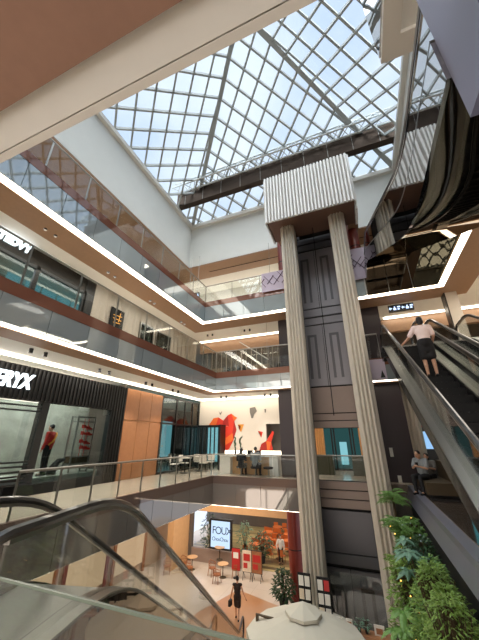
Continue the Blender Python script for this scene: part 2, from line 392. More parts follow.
# ------------------------------------------------------------------ skylight well and upper ceiling
WX0, WX1, WY0, WY1, WZ, WT = -10.2, 4.0, -2.0, 15.4, 13.2, 16.9
m = MB(); m.box(WX0-.3, WX0, WY0-.3, WY1+.3, WZ, WT); st('wall_left', m, M['well'], 'pale plaster wall of the skylight well on the left', 'wall')
m = MB(); m.box(WX0, WX1, WY1, WY1+.3, WZ, WT); st('wall_back', m, M['well'], 'pale plaster wall of the skylight well at the back', 'wall')
m = MB(); m.box(WX1, WX1+.3, WY0-.3, WY1+.3, WZ, WT); st('wall_right', m, M['well'], 'pale plaster wall of the skylight well on the right', 'wall')
m = MB(); m.box(WX0, WX1, WY0-.3, WY0, WZ, WT); st('wall_front', m, M['well'], 'pale plaster wall of the skylight well on the near side', 'wall')
m = ring(WX0, WX1, WY0, WY1, .35, WT, WT+.25); 
m2 = ring(WX0+.22, WX1-.22, WY0+.22, WY1-.22, .24, WT-.28, WT-.02)
st('trim_33', m, M['white'], 'white kerb around the glass roof', 'trim'); st('trim_34', m2, M['white'], 'white moulding along the top of the skylight well', 'trim')
m = MB(); m.box(XO0, WX0-.3, YO0, YO1, WZ, WZ+.3); m.box(WX1+.3, XO1, YO0, YO1, WZ, WZ+.3); m.box(WX0-.3, WX1+.3, WY1+.3, YO1, WZ, WZ+.3); m.box(WX0-.3, WX1+.3, YO0, WY0-.3, WZ, WZ+.3)
st('ceiling', m, M['cream'], 'cream top gallery ceiling around the skylight well', 'ceiling')
m = ring(WX0, WX1, WY0, WY1, 1.7, WZ-.06, WZ+.02, 'LBRN'); st('trim_35', m, M['brown'], 'brown wood soffit band around the skylight well', 'soffit')
m = MB().box(-9, 3, 16.3, 16.35, WZ-.075, WZ-.055); st('trim_36', m, M['matt'], 'dark shadow gap in the top brown soffit', 'trim')

# glass roof: pyramid with a diagonal grid
AP = Vector((-2.85, 7.0, 21.9)); cs = [Vector((WX0, WY0, WT)), Vector((WX1, WY0, WT)), Vector((WX1, WY1, WT)), Vector((WX0, WY1, WT))]
sky = thing('window_1', 'pyramid glass roof with a diagonal grid of pale frames', 'skylight', (0, 0, 0), kind='structure')
def roofz(x, y):
    return min(WT+(AP.z-WT)*(x-WX0)/(AP.x-WX0), WT+(AP.z-WT)*(WX1-x)/(WX1-AP.x), WT+(AP.z-WT)*(y-WY0)/(AP.y-WY0), WT+(AP.z-WT)*(WY1-y)/(WY1-AP.y))
pane = MB()
for i in range(4): pane.add([cs[i]+Vector((0,0,.12)), cs[(i+1)%4]+Vector((0,0,.12)), AP+Vector((0,0,.12))], [(0,1,2)])
pane.build('glass_pane', M['skyglass'], sky)
fr = MB(); SP = 2.3
def gridline(s, c):
    # line x*s + y = c, split at facet borders
    pts = []
    N = 240; prev = None; seg = []
    for i in range(N+1):
        x = WX0+(WX1-WX0)*i/N; y = c-s*x
        if WY0 <= y <= WY1: seg.append(Vector((x, y, roofz(x, y))))
    if len(seg) < 6: return
    out = [seg[0]]; 
    for i in range(1, len(seg)-1):
        a = (seg[i]-seg[i-1]).normalized(); b = (seg[i+1]-seg[i]).normalized()
        if a.dot(b) < .99995: out.append(seg[i])
    out.append(seg[-1])
    cl = [out[0]]
    for p in out[1:]:
        if (p-cl[-1]).length > .3: cl.append(p)
    for a, b in zip(cl, cl[1:]): fr.bar(a, b, .1, .16)
c = -20
while c < 30:
    gridline(1, c); gridline(-1, c+.6); c += 1.22
fr.build('diagonal_glazing_bar', M['frame'], sky)
hp = MB()
for i in range(4): hp.bar(cs[i], AP, .24, .3)
hp.build('hip_rafter', M['frame'], sky)
# dark beam and lattice truss carrying the lift head
bt = thing('roof_beam', 'dark metal box beam crossing under the glass roof', 'beam', (-3, 13.4, 16.9))
MB().box(WX0+.02, WX1-.02, 13.2, 13.6, 16.95, 18.3).build('beam_body', M['beam'], bt)
jm = MB()
for k in range(10): jm.box(WX0+.7+k*1.4, WX0+.72+k*1.4, 13.18, 13.2, 16.95, 18.3)
jm.build('joint', M['steel'], bt)
tr = thing('lattice_truss', 'white tubular lattice truss running along the dark roof beam', 'truss', (-3, 12.7, 17.8))
a = MB()
for (y, z) in ((12.45, 18.0), (13.05, 18.0), (12.75, 18.65)): a.cyl((WX0+.05, y, z), (WX1-.05, y, z), .05, n=8)
a.build('chord', M['truss'], tr, True)
w = MB(); x = WX0+.1; k = 0
while x < WX1-.9:
    for y in (12.45, 13.05):
        w.cyl((x, y, 18.0), (x+.45, 12.75, 18.65), .028, n=6); w.cyl((x+.45, 12.75, 18.65), (x+.9, y, 18.0), .028, n=6)
    w.cyl((x, 12.45, 18.0), (x+.45, 13.05, 18.0), .025, n=6); w.cyl((x+.45, 13.05, 18.0), (x+.9, 12.45, 18.0), .025, n=6)
    x += .9
w.build('web_tube', M['truss'], tr, True)

# ------------------------------------------------------------------ LIFT
lift = thing('panoramic_lift', 'tall lift shaft with fluted metal columns and grey doors', 'lift', (-1, 12, GZ))
def fluted(x0, x1, y0, y1, z0, z1, nfx, d=.06):
    """box column with vertical rounded flutes around it"""
    m = MB(); pts = []
    def edge(a, b, nrm, k):
        for i in range(k*4):
            t = i/(k*4); o = d*abs(math.sin(math.pi*t*k))
            pts.append((a[0]+(b[0]-a[0])*t+nrm[0]*o, a[1]+(b[1]-a[1])*t+nrm[1]*o))
    ny = max(1, round(nfx*(y1-y0)/(x1-x0)))
    edge((x0, y0), (x1, y0), (0, -1), nfx); edge((x1, y0), (x1, y1), (1, 0), ny); edge((x1, y1), (x0, y1), (0, 1), nfx); edge((x0, y1), (x0, y0), (-1, 0), ny)
    m.prism(pts, 'z', z0, z1); return m
fluted(-2.5, -1.98, 12.0, 12.75, GZ, 12.2, 4, .085).build('fluted_column', M['ffins'], lift)
fluted(-.1, .46, 12.0, 12.75, GZ, 12.2, 4, .085).build('fluted_column', M['ffins'], lift)
# shaft back wall
bw = MB().box(-2.55, .55, 14.62, 14.7, 2.1, 13.3).box(-2.55, .55, 14.62, 14.7, GZ, 0)
bw.build('shaft_back_wall', M['matt'], lift)
def bands(zs, mm, nm):
    for (a, b) in zs:
        MB().box(-2.38, -.22, 14.5, 14.6, a+.02, b-.02).build(nm, mm, lift)
bands([(2.1, 2.42), (2.42, 2.74), (2.74, 3.95), (-.33, 0), (-.66, -.33), (-1.0, -.66)], M['beige'], 'spandrel_panel')
def liftdoor(z0, z1, dm, dl):
    for s in (0, 1):
        x0 = -2.36+s*1.08; d = MB().box(x0+.01, x0+1.06, 14.5, 14.58, z0, z1)
        o = d.build('shaft_door', dm, lift)
        f = MB()
        for (u, v) in ((.3, .42), (.64, .76)): f.box(x0+u, x0+v, 14.47, 14.5, z0+.35, z1-.5)
        f.box(x0+.42, x0+.64, 14.47, 14.5, z1-.62, z1-.5)
        f.build('door_rib', dl, o)
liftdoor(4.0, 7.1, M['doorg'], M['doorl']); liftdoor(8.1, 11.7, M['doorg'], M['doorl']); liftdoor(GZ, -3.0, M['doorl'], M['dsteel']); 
bands([(7.15, 7.55), (7.6, 8.05)], M['doorg'], 'lintel_panel'); bands([(11.8, 12.2), (12.25, 12.65), (12.7, 13.2)], M['doorl'], 'louvre_panel')
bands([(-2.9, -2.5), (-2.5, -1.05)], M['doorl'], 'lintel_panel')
g = MB()
for x in (-1.95, -.12): g.box(x-.03, x+.03, 12.9, 13.0, GZ, 13)
g.build('guide_rail', M['dsteel'], lift)
MB().cyl((-1.05, 12.6, 2.5), (-1.0, 12.6, 12.9), .018, n=6).build('hoist_cable', M['matt'], lift)
MB().box(-1.95, -.12, 12.5, 14.4, 12.55, 12.7).build('pulley_plate', M['dsteel'], lift)
MB().box(-1.9, -.15, 12.76, 12.8, GZ, -2.55).build('glass_guard', M['glass'], lift)
sg = MB().box(-2.55, -2.5, 12.75, 14.6, GZ, 13.2).box(.46, .5, 12.75, 14.6, GZ, 13.2); sg.build('shaft_side_lining', M['matt'], lift)
# head box with serrated fins
hd = MB(); z0, z1 = 11.65, 14.6
hd.box(-3.12, 1.07, 11.3, 13.05, z0+.12, z1)
hb = hd.build('head_casing', M['casing'], lift)
fn = MB(); N = 26; W = 4.25/N
for i in range(N):
    x = -3.16+i*W; fn.prism([(x, 11.31), (x+W*.25, 11.2), (x+W*.7, 11.2), (x+W, 11.31)], 'z', z0, z1+.02)
N2 = 11; W2 = 1.8/N2
for i in range(N2):
    y = 11.28+i*W2
    fn.prism([(-3.1, y+.01), (-3.2, y+W2*.5), (-3.1, y+W2-.01)], 'z', z0, z1+.02); fn.prism([(1.06, y+.01), (1.16, y+W2*.5), (1.06, y+W2-.01)], 'z', z0, z1+.02)
fn.build('head_fins', M['hfins'], lift)
MB().cyl((-1, 12.6, 14.6), (-1, 13.3, 16.96), .05, n=8).build('hanger', M['steel'], lift)
for x in (-3.0, .95):
    tag(MB().box(x-.1, x+.25, 13.2, 13.5, 12.62, 12.68).build('ceiling_downlight', M['strip']), 'small bright light under the %s end of the lift head' % ('left' if x < 0 else 'right'), 'light')
    st('trim_%d' % (37 if x < 0 else 38), MB().box(x-.2, x+.35, 13.1, 15.4, 12.68, 13.2), M['brown'], 'brown bulkhead %s of the lift head' % ('left' if x < 0 else 'right'), 'bulkhead')
# plum wing walls and columns beside the lift
k = 39
for (x0, x1, z0, z1, lb) in ((-3.9, -3.12, 0, 4.1, 'first gallery left'), (-3.7, -2.9, 5.0, 7.95, 'second gallery left'), (.3, 1.75, 0, 4.1, 'first gallery right'), (.5, 1.5, 5.0, 7.95, 'second gallery right')):
    st('wall_back', MB().box(x0, x1, 15.0, 15.5, z0, z1), M['purple'], 'dark plum wing wall on the %s of the lift' % lb, 'wall')
for (x, z0, z1, lb, cy, cr) in ((-3.15, 9.1, 13.2, 'left of the lift on the top gallery', 14.9, .3), (.95, 9.1, 13.2, 'right of the lift on the top gallery', 14.9, .3), (-4.73, GZ, -1.2, 'left of the lift on the ground floor', 20.4, .4)):
    o = thing('round_column', 'oxblood red round column '+lb, 'column', (x, cy, z0))
    MB().cyl((x, cy, z0), (x, cy, z1), cr, n=24).build('shaft', M['redcol'], o, True)
    MB().cyl((x, cy, z0), (x, cy, z0+.15), cr+.03, n=24).cyl((x, cy, z0+2.4), (x, cy, z0+2.45), cr+.01, n=24).build('collar', M['dsteel'], o, True)
# lobby behind lift seen through the level 1 opening
sd = thing('lobby_shop_front', 'bright glazed shop door seen through the lift opening', 'shop front', (-1.3, 19.5, 0))
MB().box(-3.0, .3, 19.5, 19.6, 0, 3).build('back_panel', M['tealdim'], sd)
f = MB()
for x in (-1.9, -1.75, -.85, -.7): f.box(x-.04, x+.04, 19.38, 19.48, 0, 2.6)
f.box(-1.9, -.7, 19.38, 19.48, 2.5, 2.6).box(-1.9, -.7, 19.38, 19.48, 0, .1); f.build('door_frame', M['black'], sd)
MB().box(-1.5, -1.1, 19.42, 19.47, .3, 1.5).build('door_glow_pane', M['cyan'], sd)
for (a, b) in ((-3.1, -2.25), (-.35, .35)):
    c = MB()
    for i in range(7): w_ = (b-a)/7; c.cyl((a+(i+.5)*w_, 18.6, .6), (a+(i+.5)*w_, 18.6, 2.9), w_*.6, n=8)
    tag(c.build('curtain', M['curtain'], None, True), 'orange draped curtain at the %s of the lift lobby' % ('left' if a < -1 else 'right'), 'curtain')
for (a, b, lb) in ((-2.5, -1.7, 'left'), (-.8, -.1, 'right')):
    c = MB().box(a, b, 16.8, 17.3, 0, .85); tag(c.build('display_counter', M['olive']), 'low wooden display counter in the lobby, %s of the door' % lb, 'counter')

# ------------------------------------------------------------------ balustrades
def balustrade(name, label, p, q, zf, h=1.15, pl=1.25, drop=.0, post=True, gm=None, rail=True):
    p, q = Vector((p[0], p[1], zf)), Vector((q[0], q[1], zf)); L = (q-p).length; d = (q-p)/L
    t = thing(name, label, 'balustrade', p); nrm = Vector((-d.y, d.x, 0))*.012; k = max(1, round(L/pl))
    for i in range(k):
        a = p+d*(L*i/k+.02); b = p+d*(L*(i+1)/k-.02); z0, z1 = Vector((0,0,.03-drop)), Vector((0,0,h-.05))
        g = MB(); g.add([a-nrm+z0, b-nrm+z0, b+nrm+z0, a+nrm+z0, a-nrm+z1, b-nrm+z1, b+nrm+z1, a+nrm+z1], [(0,3,2,1),(4,5,6,7),(0,1,5,4),(1,2,6,5),(2,3,7,6),(3,0,4,7)])
        g.build('glass_panel', gm or M['glass'], t)
    if rail: MB().tube([p+Vector((0,0,h)), q+Vector((0,0,h))], .03, 10).build('handrail', M['steel'], t, True)
    else: MB().bar(p+Vector((0,0,h-.045)), q+Vector((0,0,h-.045)), .014, .012).build('edge_strip', M['edge'], t)
    if post:
        for i in range(k+1):
            a = p+d*(L*i/k); MB().bar(a+Vector((0,0,0)), a+Vector((0,0,h-.02)), .05, .02).build('post', M['steel'], t)
    return t
balustrade('glass_balustrade', 'glass balustrade with steel posts along the left edge of the first gallery', (-7.25, 4.9), (-7.25, 14.3), 0, .95, 1.0)
balustrade('glass_balustrade', 'glass balustrade in front of the reception counter', (-7.2, 14.3), (-2.6, 14.3), 0, .95, 1.5, post=False)
balustrade('glass_balustrade', 'glass balustrade along the left edge of the second gallery', (-7.2, 2.2), (-7.2, 14.3), 5.0, 1.2, 1.5)
balustrade('glass_balustrade', 'glass balustrade across the back of the second gallery left of the lift', (-7.15, 14.28), (-2.6, 14.28), 5.0, 1.2, 1.5)
balustrade('glass_balustrade', 'glass balustrade across the second gallery right of the lift', (.55, 14.28), (1.15, 14.28), 5.0, 1.2, 1.5)
balustrade('glass_balustrade', 'glass balustrade along the left edge of the third gallery', (-7.75, 2.2), (-7.75, 13.7), 9.1, 1.15, 1.5)
balustrade('glass_balustrade', 'glass balustrade across the back of the third gallery', (-7.7, 13.68), (-2.6, 13.68), 9.1, 1.15, 1.5)
balustrade('glass_balustrade', 'frameless glass balustrade right in front of the viewer', (-2.3, 1.40), (.7, 1.40), 0, .93, 3.0, post=False, rail=False)
# extra top wall cap in front of the viewer is thin clear glass edge
balustrade('glass_balustrade', 'short glass balustrade behind the lift shaft on the first gallery', (-2.45, 15.1), (.25, 15.1), 0, .95, 1.35, post=False)
# lavender lattice film panels on the third gallery
for (x0, x1, z0, z1, lb) in ((-4.1, -2.55, 9.0, 10.15, 'left'), (.42, 1.4, 8.75, 10.5, 'right')):
    t = thing('patterned_panel', 'lavender panel with purple criss-cross lines %s of the lift' % lb, 'panel', (x0, 13.45, z0))
    MB().box(x0, x1, 13.4, 13.44, z0, z1).build('panel_sheet', M['lav'], t)
    ln = MB(); random.seed(3)
    w_ = x1-x0; h_ = z1-z0
    for i in range(-3, 5):
        for sg in (1, -1):
            p0 = [x0+w_*(i*.28), z0]; p1 = [p0[0]+sg*h_*.75, z1]; tt = []
            for t_ in (random.uniform(0, .45), random.uniform(.6, 1)): tt.append(t_)
            a = [p0[0]+(p1[0]-p0[0])*tt[0], p0[1]+(p1[1]-p0[1])*tt[0]]; b = [p0[0]+(p1[0]-p0[0])*tt[1], p0[1]+(p1[1]-p0[1])*tt[1]]
            for q_, r_ in ((a, b), (b, a)):
                if q_[0] < x0: q_[1] += (r_[1]-q_[1])*(x0-q_[0])/(r_[0]-q_[0]+1e-9); q_[0] = x0
                if q_[0] > x1: q_[1] += (r_[1]-q_[1])*(x1-q_[0])/(r_[0]-q_[0]+1e-9); q_[0] = x1
            if z0 <= min(a[1], b[1]) and max(a[1], b[1]) <= z1 and abs(a[0]-b[0]) > .1: ln.bar((a[0], 13.385, a[1]), (b[0], 13.385, b[1]), .045, .02)
    ln.build('lattice_line', M['purp'], t)

# ------------------------------------------------------------------ hanging signs
def hsign(x0, x1, y, z0, z1, lb, glyphs, hl=.14):
    t = thing('hanging_sign', lb, 'sign', ((x0+x1)/2, y, z0))
    MB().box(x0, x1, y, y+.1, z0, z1).build('sign_box', M['black'], t)
    g = MB(); n_ = glyphs; w_ = (x1-x0)/n_
    for i in range(n_):
        a = x0+w_*i+w_*.15; b = a+w_*.7; zc = (z0+z1)/2; h_ = (z1-z0)*.26
        if i % 3 == 0: g.prism([(a, zc), (a+(b-a)*.4, zc+h_), (a+(b-a)*.4, zc+h_*.3), (b, zc+h_*.3), (b, zc-h_*.3), (a+(b-a)*.4, zc-h_*.3), (a+(b-a)*.4, zc-h_)], 'y', y-.012, y)
        elif i % 3 == 1: g.box(a, b, y-.012, y, zc-h_, zc+h_*.1).box(a+(b-a)*.3, b-(b-a)*.3, y-.012, y, zc+h_*.2, zc+h_)
        else: g.box(a, b, y-.012, y, zc+h_*.25, zc+h_).box(a, b-(b-a)*.3, y-.012, y, zc-h_, zc-h_*.2)
    g.build('pictogram', M['signc'], t)
    for x in (x0+.15, x1-.15): MB().cyl((x, y+.05, z1), (x, y+.05, z1+hl), .012, n=6).build('hanger_rod', M['steel'], t)
hsign(1.95, 3.05, 14.9, 7.42, 7.78, 'black hanging wayfinding sign with white pictograms above the escalators', 6)
hsign(-4.1, -2.9, 14.6, 10.35, 10.75, 'hanging blue-white wayfinding sign on the top gallery left of lift', 6, 2.35)
hsign(-9.4, -8.5, 14.2, 9.9, 10.3, 'hanging blue-white wayfinding sign at the top gallery left corner', 5, 2.8)

# ------------------------------------------------------------------ left side shops, level 1
FX = -10.0
wl = thing('black_shop_front', 'black ribbed shop front with illuminated white ERYX letters', 'shop front', (FX, 5, 0))
b = MB()
W1 = (3.0, 6.95, .72, 2.72); W2 = (7.2, 10.02, .42, 2.8)
b.box(FX-.25, FX, -1, 10.82, 2.8, 3.86).box(FX-.25, FX, -1, 3, 0, 2.8).box(FX-.25, FX, 3, 6.95, 0, .5).box(FX-.25, FX, 6.95, 7.2, 0, 2.8).box(FX-.25, FX, 7.2, 10.02, 0, .3).box(FX-.25, FX, 10.02, 10.82, 0, 2.8)
b.build('black_wall', M['matt'], wl)
r = MB(); y = -1.0
while y < 10.8:
    r.box(FX, FX+.05, y, y+.06, 2.82, 3.84)
    if y > 10.05: r.box(FX, FX+.05, y, y+.06, .05, 2.82)
    y += .15
r.build('vertical_rib', M['black'], wl)
text('TERYX', .64, (FX+.1, 4.93, 3.13), (0,1,0), (0,0,1), M['sign'], 'illuminated_letters', wl, .03, .02, .25, 1.0, .70)
MB().box(FX-.06, FX-.04, 3.0, 6.95, .5, 2.75).build('window_glass', M['glassd'], wl)
MB().box(FX-.06, FX-.04, 7.2, 10.02, .3, 2.8).build('window_glass', M['glassd'], wl)
f = MB()
for z in (.55, .68, .82, .95): f.box(FX+.01, FX+.04, 3, 6.95, z, z+.05)
f.box(FX+.01, FX+.04, 3, 6.9, 2.45, 2.5).box(FX+.01, FX+.04, 3, 6.9, 2.6, 2.65)
f.build('dark_louvre', M['black'], wl)
st('wall_left', MB().box(-12.2, -12.1, -1, 10.8, 0, 3.9), M['backdrop'], 'wrinkled grey fabric backdrop wall inside the black shop window', 'wall')
dk = MB().box(-12.1, FX-.3, 2.5, 10.6, .0, .45); st('trim_50', dk, M['backdrop'], 'grey display plinth inside the shop window', 'plinth')
tag(MB().box(-11.6, -11.0, 3.2, 10.4, 4.03, 4.08).build('shop_light', M['strip2']), 'soft ceiling light inside the black shop window', 'light')
# climbing rack display
rk = thing('display_rack', 'tall metal rope rack with red shoes in the shop window', 'display rack', (-10.75, 9.4, .45))
f = MB()
for y in (8.98, 9.8):
    for x in (-10.95, -10.6): f.cyl((x, y, .45), (x, y, 2.5), .035, n=6)
for z in (.75, 1.0, 2.3, 2.48): f.cyl((-10.6, 8.98, z), (-10.6, 9.8, z), .02, n=6); f.cyl((-10.95, 8.98, z), (-10.95, 9.8, z), .02, n=6)
f.build('rack_frame', M['steel'], rk, True)
MB().box(-10.95, -10.6, 8.98, 9.8, .78, 1.0).build('rack_box', M['stem'], rk)
MB().cyl((-10.6, 9.3, 1), (-10.6, 9.3, 2.4), .012, n=6).cyl((-10.6, 9.5, 1), (-10.6, 9.5, 2.4), .012, n=6).build('rope', M['red'], rk)
for i, (y, z) in enumerate(((9.2, 2.05), (9.42, 2.0), (9.2, 1.8), (9.45, 1.78), (9.2, 1.5), (9.42, 1.45), (9.25, 1.28), (9.45, 1.25))):
    s = MB().prism([(0, 0), (.24, 0), (.25, .05), (.12, .08), (.08, .13), (0, .13)], 'x', -.05, .05); s.v = [v+Vector((-10.55, y, z)) for v in s.v]
    lb = ['topmost', 'second', 'third', 'lowest'][i//2]
    tag(s.build('climbing_shoe', M['red']), 'red shoe hanging on the shop window rack, %s on the %s cord' % (lb, 'left' if i % 2 == 0 else 'right'), 'shoe')
rk2 = MB(); rk2.tube([(-10.7, 8.35, .45), (-10.7, 8.4, .7), (-10.7, 8.55, .88), (-10.7, 8.8, .93)], [.16, .13, .1, .05], 8)
tag(rk2.build('display_rock', M['pot'], None, True), 'dark curved rock prop between the mannequin and the rack', 'prop')
bn = thing('low_bench', 'dark slatted bench seat below the left shop window', 'bench', (-9.4, 5, 0))
f = MB(); 
for i in range(4): f.box(-9.7+i*.13, -9.6+i*.13, 3.2, 6.6, .42, .47)
f.build('seat_slat', M['black'], bn); MB().box(-9.7, -9.2, 3.4, 3.5, 0, .42).box(-9.7, -9.2, 6.2, 6.3, 0, .42).build('bench_leg', M['black'], bn)

# oak panels
wp = thing('oak_wall_panelling', 'orange oak wall panels between black shop and glass front', 'wall panelling', (FX, 12, 0))
for i in range(3):
    for (a, b_) in ((.02, 2.42), (2.46, 3.84)):
        MB().box(FX-.1, FX, 10.84+i*.915, 11.73+i*.915, a, b_).build('panel', M['wood'], wp)
MB().box(FX-.12, FX-.06, 10.84, 13.58, 0, 3.86).build('backing', M['woodl'], wp)
# glass shop front
gf = thing('glazed_shop_front', 'dark framed glass shop front beside the oak panels', 'shop front', (FX, 15.5, 0))
f = MB()
for y in (13.6, 15.0, 15.9, 16.8, 17.55): f.box(FX-.06, FX+.02, y-.04, y+.04, 0, 3.86)
f.box(FX-.06, FX+.02, 13.6, 17.55, 2.4, 2.48).box(FX-.06, FX+.02, 13.6, 17.55, 3.78, 3.86).box(FX-.06, FX+.02, 13.6, 17.55, 0, .1)
f.build('mullion', M['black'], gf)
for (a, b_) in ((13.64, 14.96), (15.04, 15.86), (15.94, 16.76), (16.84, 17.5)): MB().box(FX-.03, FX-.015, a, b_, .1, 3.78).build('pane', M['glassd'], gf)
MB().box(FX-.2, FX-.08, 16.9, 17.5, 2.5, 3.78).build('red_poster_panel', M['menu_pic'], gf)
for y in (14.0, 14.3): MB().ell((FX-.3, y, 1.3), (.05, .05, .05)).build('round_lamp', M['lens'], gf)
# its interior
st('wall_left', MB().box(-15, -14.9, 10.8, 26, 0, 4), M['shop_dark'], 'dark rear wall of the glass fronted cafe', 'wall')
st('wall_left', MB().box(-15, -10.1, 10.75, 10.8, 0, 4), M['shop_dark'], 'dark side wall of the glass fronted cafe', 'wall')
wn = thing('window_2', 'bright teal street windows at the back of the cafe', 'window', (-14.8, 16, 0), kind='structure')
for i in range(7): MB().box(-14.85, -14.8, 11.4+i*1.5, 12.7+i*1.5, .4, 3.0).build('pane', M['cyan2'] if i % 2 else M['cyan'], wn)
# back wall of level 1, with opening for glass doors
st('wall_back', MB().box(-8.15, -5.45, 17.7, 17.9, 0, 4.1).box(-10, -8.15, 17.7, 17.9, 2.45, 4.1).box(-5.45, -3.9, 17.7, 17.9, 2.5, 4.1).box(-4.6, -3.9, 17.7, 17.9, 0, 2.5), M['wallw'], 'white feature wall behind the reception counter', 'wall')
st('wall_back', MB().box(-5.6, -4.5, 18.6, 18.7, 0, 2.6).box(-5.5, -5.45, 17.9, 18.6, 0, 2.6), M['artg'], 'grey recess in the white feature wall', 'wall')
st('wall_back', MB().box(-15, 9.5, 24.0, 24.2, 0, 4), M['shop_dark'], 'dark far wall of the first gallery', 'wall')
gd = thing('door_1', 'dark framed folding glass doors leading out to daylight', 'door', (-9, 17.5, 0), kind='structure')
f = MB()
for i in range(7): x = -9.85+i*.28; f.box(x-.025, x+.025, 17.42, 17.5, 0, 2.42)
f.box(-9.9, -8.1, 17.4, 17.52, 2.36, 2.48).box(-8.16, -8.08, 16.9, 17.7, 0, 2.48)
f.build('door_frame', M['black'], gd)
for i in range(6): MB().box(-9.82+i*.28, -9.6+i*.28, 17.46, 17.47, .05, 2.36).build('door_pane', M['glass'], gd)
tag(MB().box(-10, -8.2, 19.0, 19.1, .3, 2.4).build('window_3', M['cyan']), 'teal daylight glazing beyond the folding doors', 'window', kind='structure')
# wall art
def art(name, label, polys, cat='wall art'):
    m = MB(); mm = [M['artr'], M['arto'], M['artd'], M['arty'], M['artg']]
    for k_, P in polys:
        m.cur = k_; m.prism(P, 'y', 17.66, 17.7)
    return tag(m.build(name, mm), label, cat)
art('wall_art', 'large red and orange faceted flower on the white wall', [
 (1, [(-9.3, 2.45), (-8.95, 2.9), (-8.6, 2.95), (-8.75, 2.45)]), (0, [(-8.6, 2.95), (-8.75, 2.45), (-8.3, 2.45), (-8.25, 2.75)]),
 (2, [(-8.3, 2.45), (-8.25, 2.75), (-7.95, 3.05), (-7.85, 2.4)]), (0, [(-7.95, 3.05), (-7.7, 3.15), (-7.5, 2.7), (-7.85, 2.4)]),
 (1, [(-7.7, 3.15), (-7.5, 3.0), (-7.3, 2.9), (-7.5, 2.7)]), (0, [(-8.1, 2.4), (-7.85, 2.4), (-7.5, 2.7), (-7.6, 2.0), (-8.1, 1.7)]),
 (2, [(-7.6, 2.0), (-7.5, 2.7), (-7.35, 2.2), (-7.55, 1.6)]), (1, [(-8.1, 1.7), (-7.6, 2.0), (-7.55, 1.6), (-8.1, 1.3)]), (0, [(-8.1, 1.3), (-7.55, 1.6), (-7.8, 1.15), (-8.1, .85)])])
art('wall_art', 'small red faceted flower at the right end of the white wall', [
 (2, [(-5.9, 1.0), (-5.75, 1.4), (-5.45, 1.55), (-5.4, 1.0)]), (0, [(-5.45, 1.55), (-5.05, 2.1), (-4.95, 2.0), (-5.15, 1.5)]), (1, [(-5.45, 1.55), (-5.15, 1.5), (-5.3, 1.0), (-5.4, 1.0)]), (0, [(-5.3, 1.0), (-5.15, 1.5), (-5.05, 1.0)])])
art('wall_art', 'small yellow and red triangle on the white wall near the large flower', [(3, [(-7.25, 2.5), (-6.85, 2.5), (-7.05, 2.05)]), (0, [(-7.25, 2.5), (-7.05, 2.4), (-7.1, 2.1)])])
art('wall_art', 'small red and yellow triangle on the white wall near the small flower', [(0, [(-5.95, 2.1), (-5.65, 2.05), (-5.75, 1.75)]), (3, [(-5.95, 2.1), (-5.8, 2.0), (-5.75, 1.75)])])
art('wall_art', 'grey hot air balloon drawing high on the white wall', [(4, [(-6.45, 3.45), (-6.1, 3.5), (-6.0, 3.25), (-6.2, 3.05), (-6.25, 2.85), (-6.35, 2.85), (-6.45, 3.2)])])
art('wall_art', 'tiny grey bird drawing left on the white wall', [(4, [(-8.6, 3.35), (-8.5, 3.2), (-8.35, 3.32), (-8.48, 3.1)])])
art('wall_art', 'tiny grey balloon drawing at the right of the white wall', [(4, [(-5.5, 3.35), (-5.4, 3.35), (-5.42, 3.15), (-5.48, 3.15)])])
# reception counter
rc = thing('reception_counter', 'long white reception counter with glowing top edge', 'counter', (-5.7, 15.4, 0))
MB().box(-7.3, -4.15, 15.25, 15.95, .82, .9).build('counter_top', M['white'], rc)
MB().box(-7.3, -4.15, 15.95, 16.0, .9, 1.08).build('glowing_upstand', M['strip2'], rc)
MB().box(-7.3, -6.7, 15.3, 15.9, 0, .82).build('end_panel', M['white'], rc); MB().box(-4.6, -4.15, 15.3, 15.9, 0, .82).build('end_panel', M['white'], rc)
MB().box(-6.7, -4.6, 15.6, 15.9, 0, .82).build('front_panel', M['woodl'], rc)
for i, (x, lb) in enumerate(((-6.52, 'left'), (-6.22, 'right'))):
    t = thing('vase_plant', 'tall dark leafy stem in a vase on the counter, the %s of two' % lb, 'plant', (x, 15.55, .9))
    MB().lathe((x, 15.55, .9), [(.05, 0), (.07, .1), (.03, .25)], 10).build('vase', M['pot'], t, True)
    f = MB(); random.seed(i)
    for k in range(9):
        a = random.random()*6.28; zz = 1.1+k*.07; f.tube([(x, 15.55, zz), (x+.06*math.cos(a), 15.55+.06*math.sin(a), zz+.08), (x+.1*math.cos(a), 15.55+.1*math.sin(a), zz+.18)], [.02, .035, .005], 5)
    f.build('leaves', M['leafd'], t, True)
for i, x in enumerate((-5.75, -5.3)):
    t = thing('laptop', 'open %s laptop on the white counter' % ('dark, left' if i == 0 else 'dark, right'), 'laptop', (x, 15.6, .9))
    MB().box(x-.16, x+.16, 15.5, 15.7, .9, .92).build('keyboard_base', M['dsteel'], t); MB().box(x-.16, x+.16, 15.7, 15.72, .92, 1.1).build('lid', M['dsteel'], t)

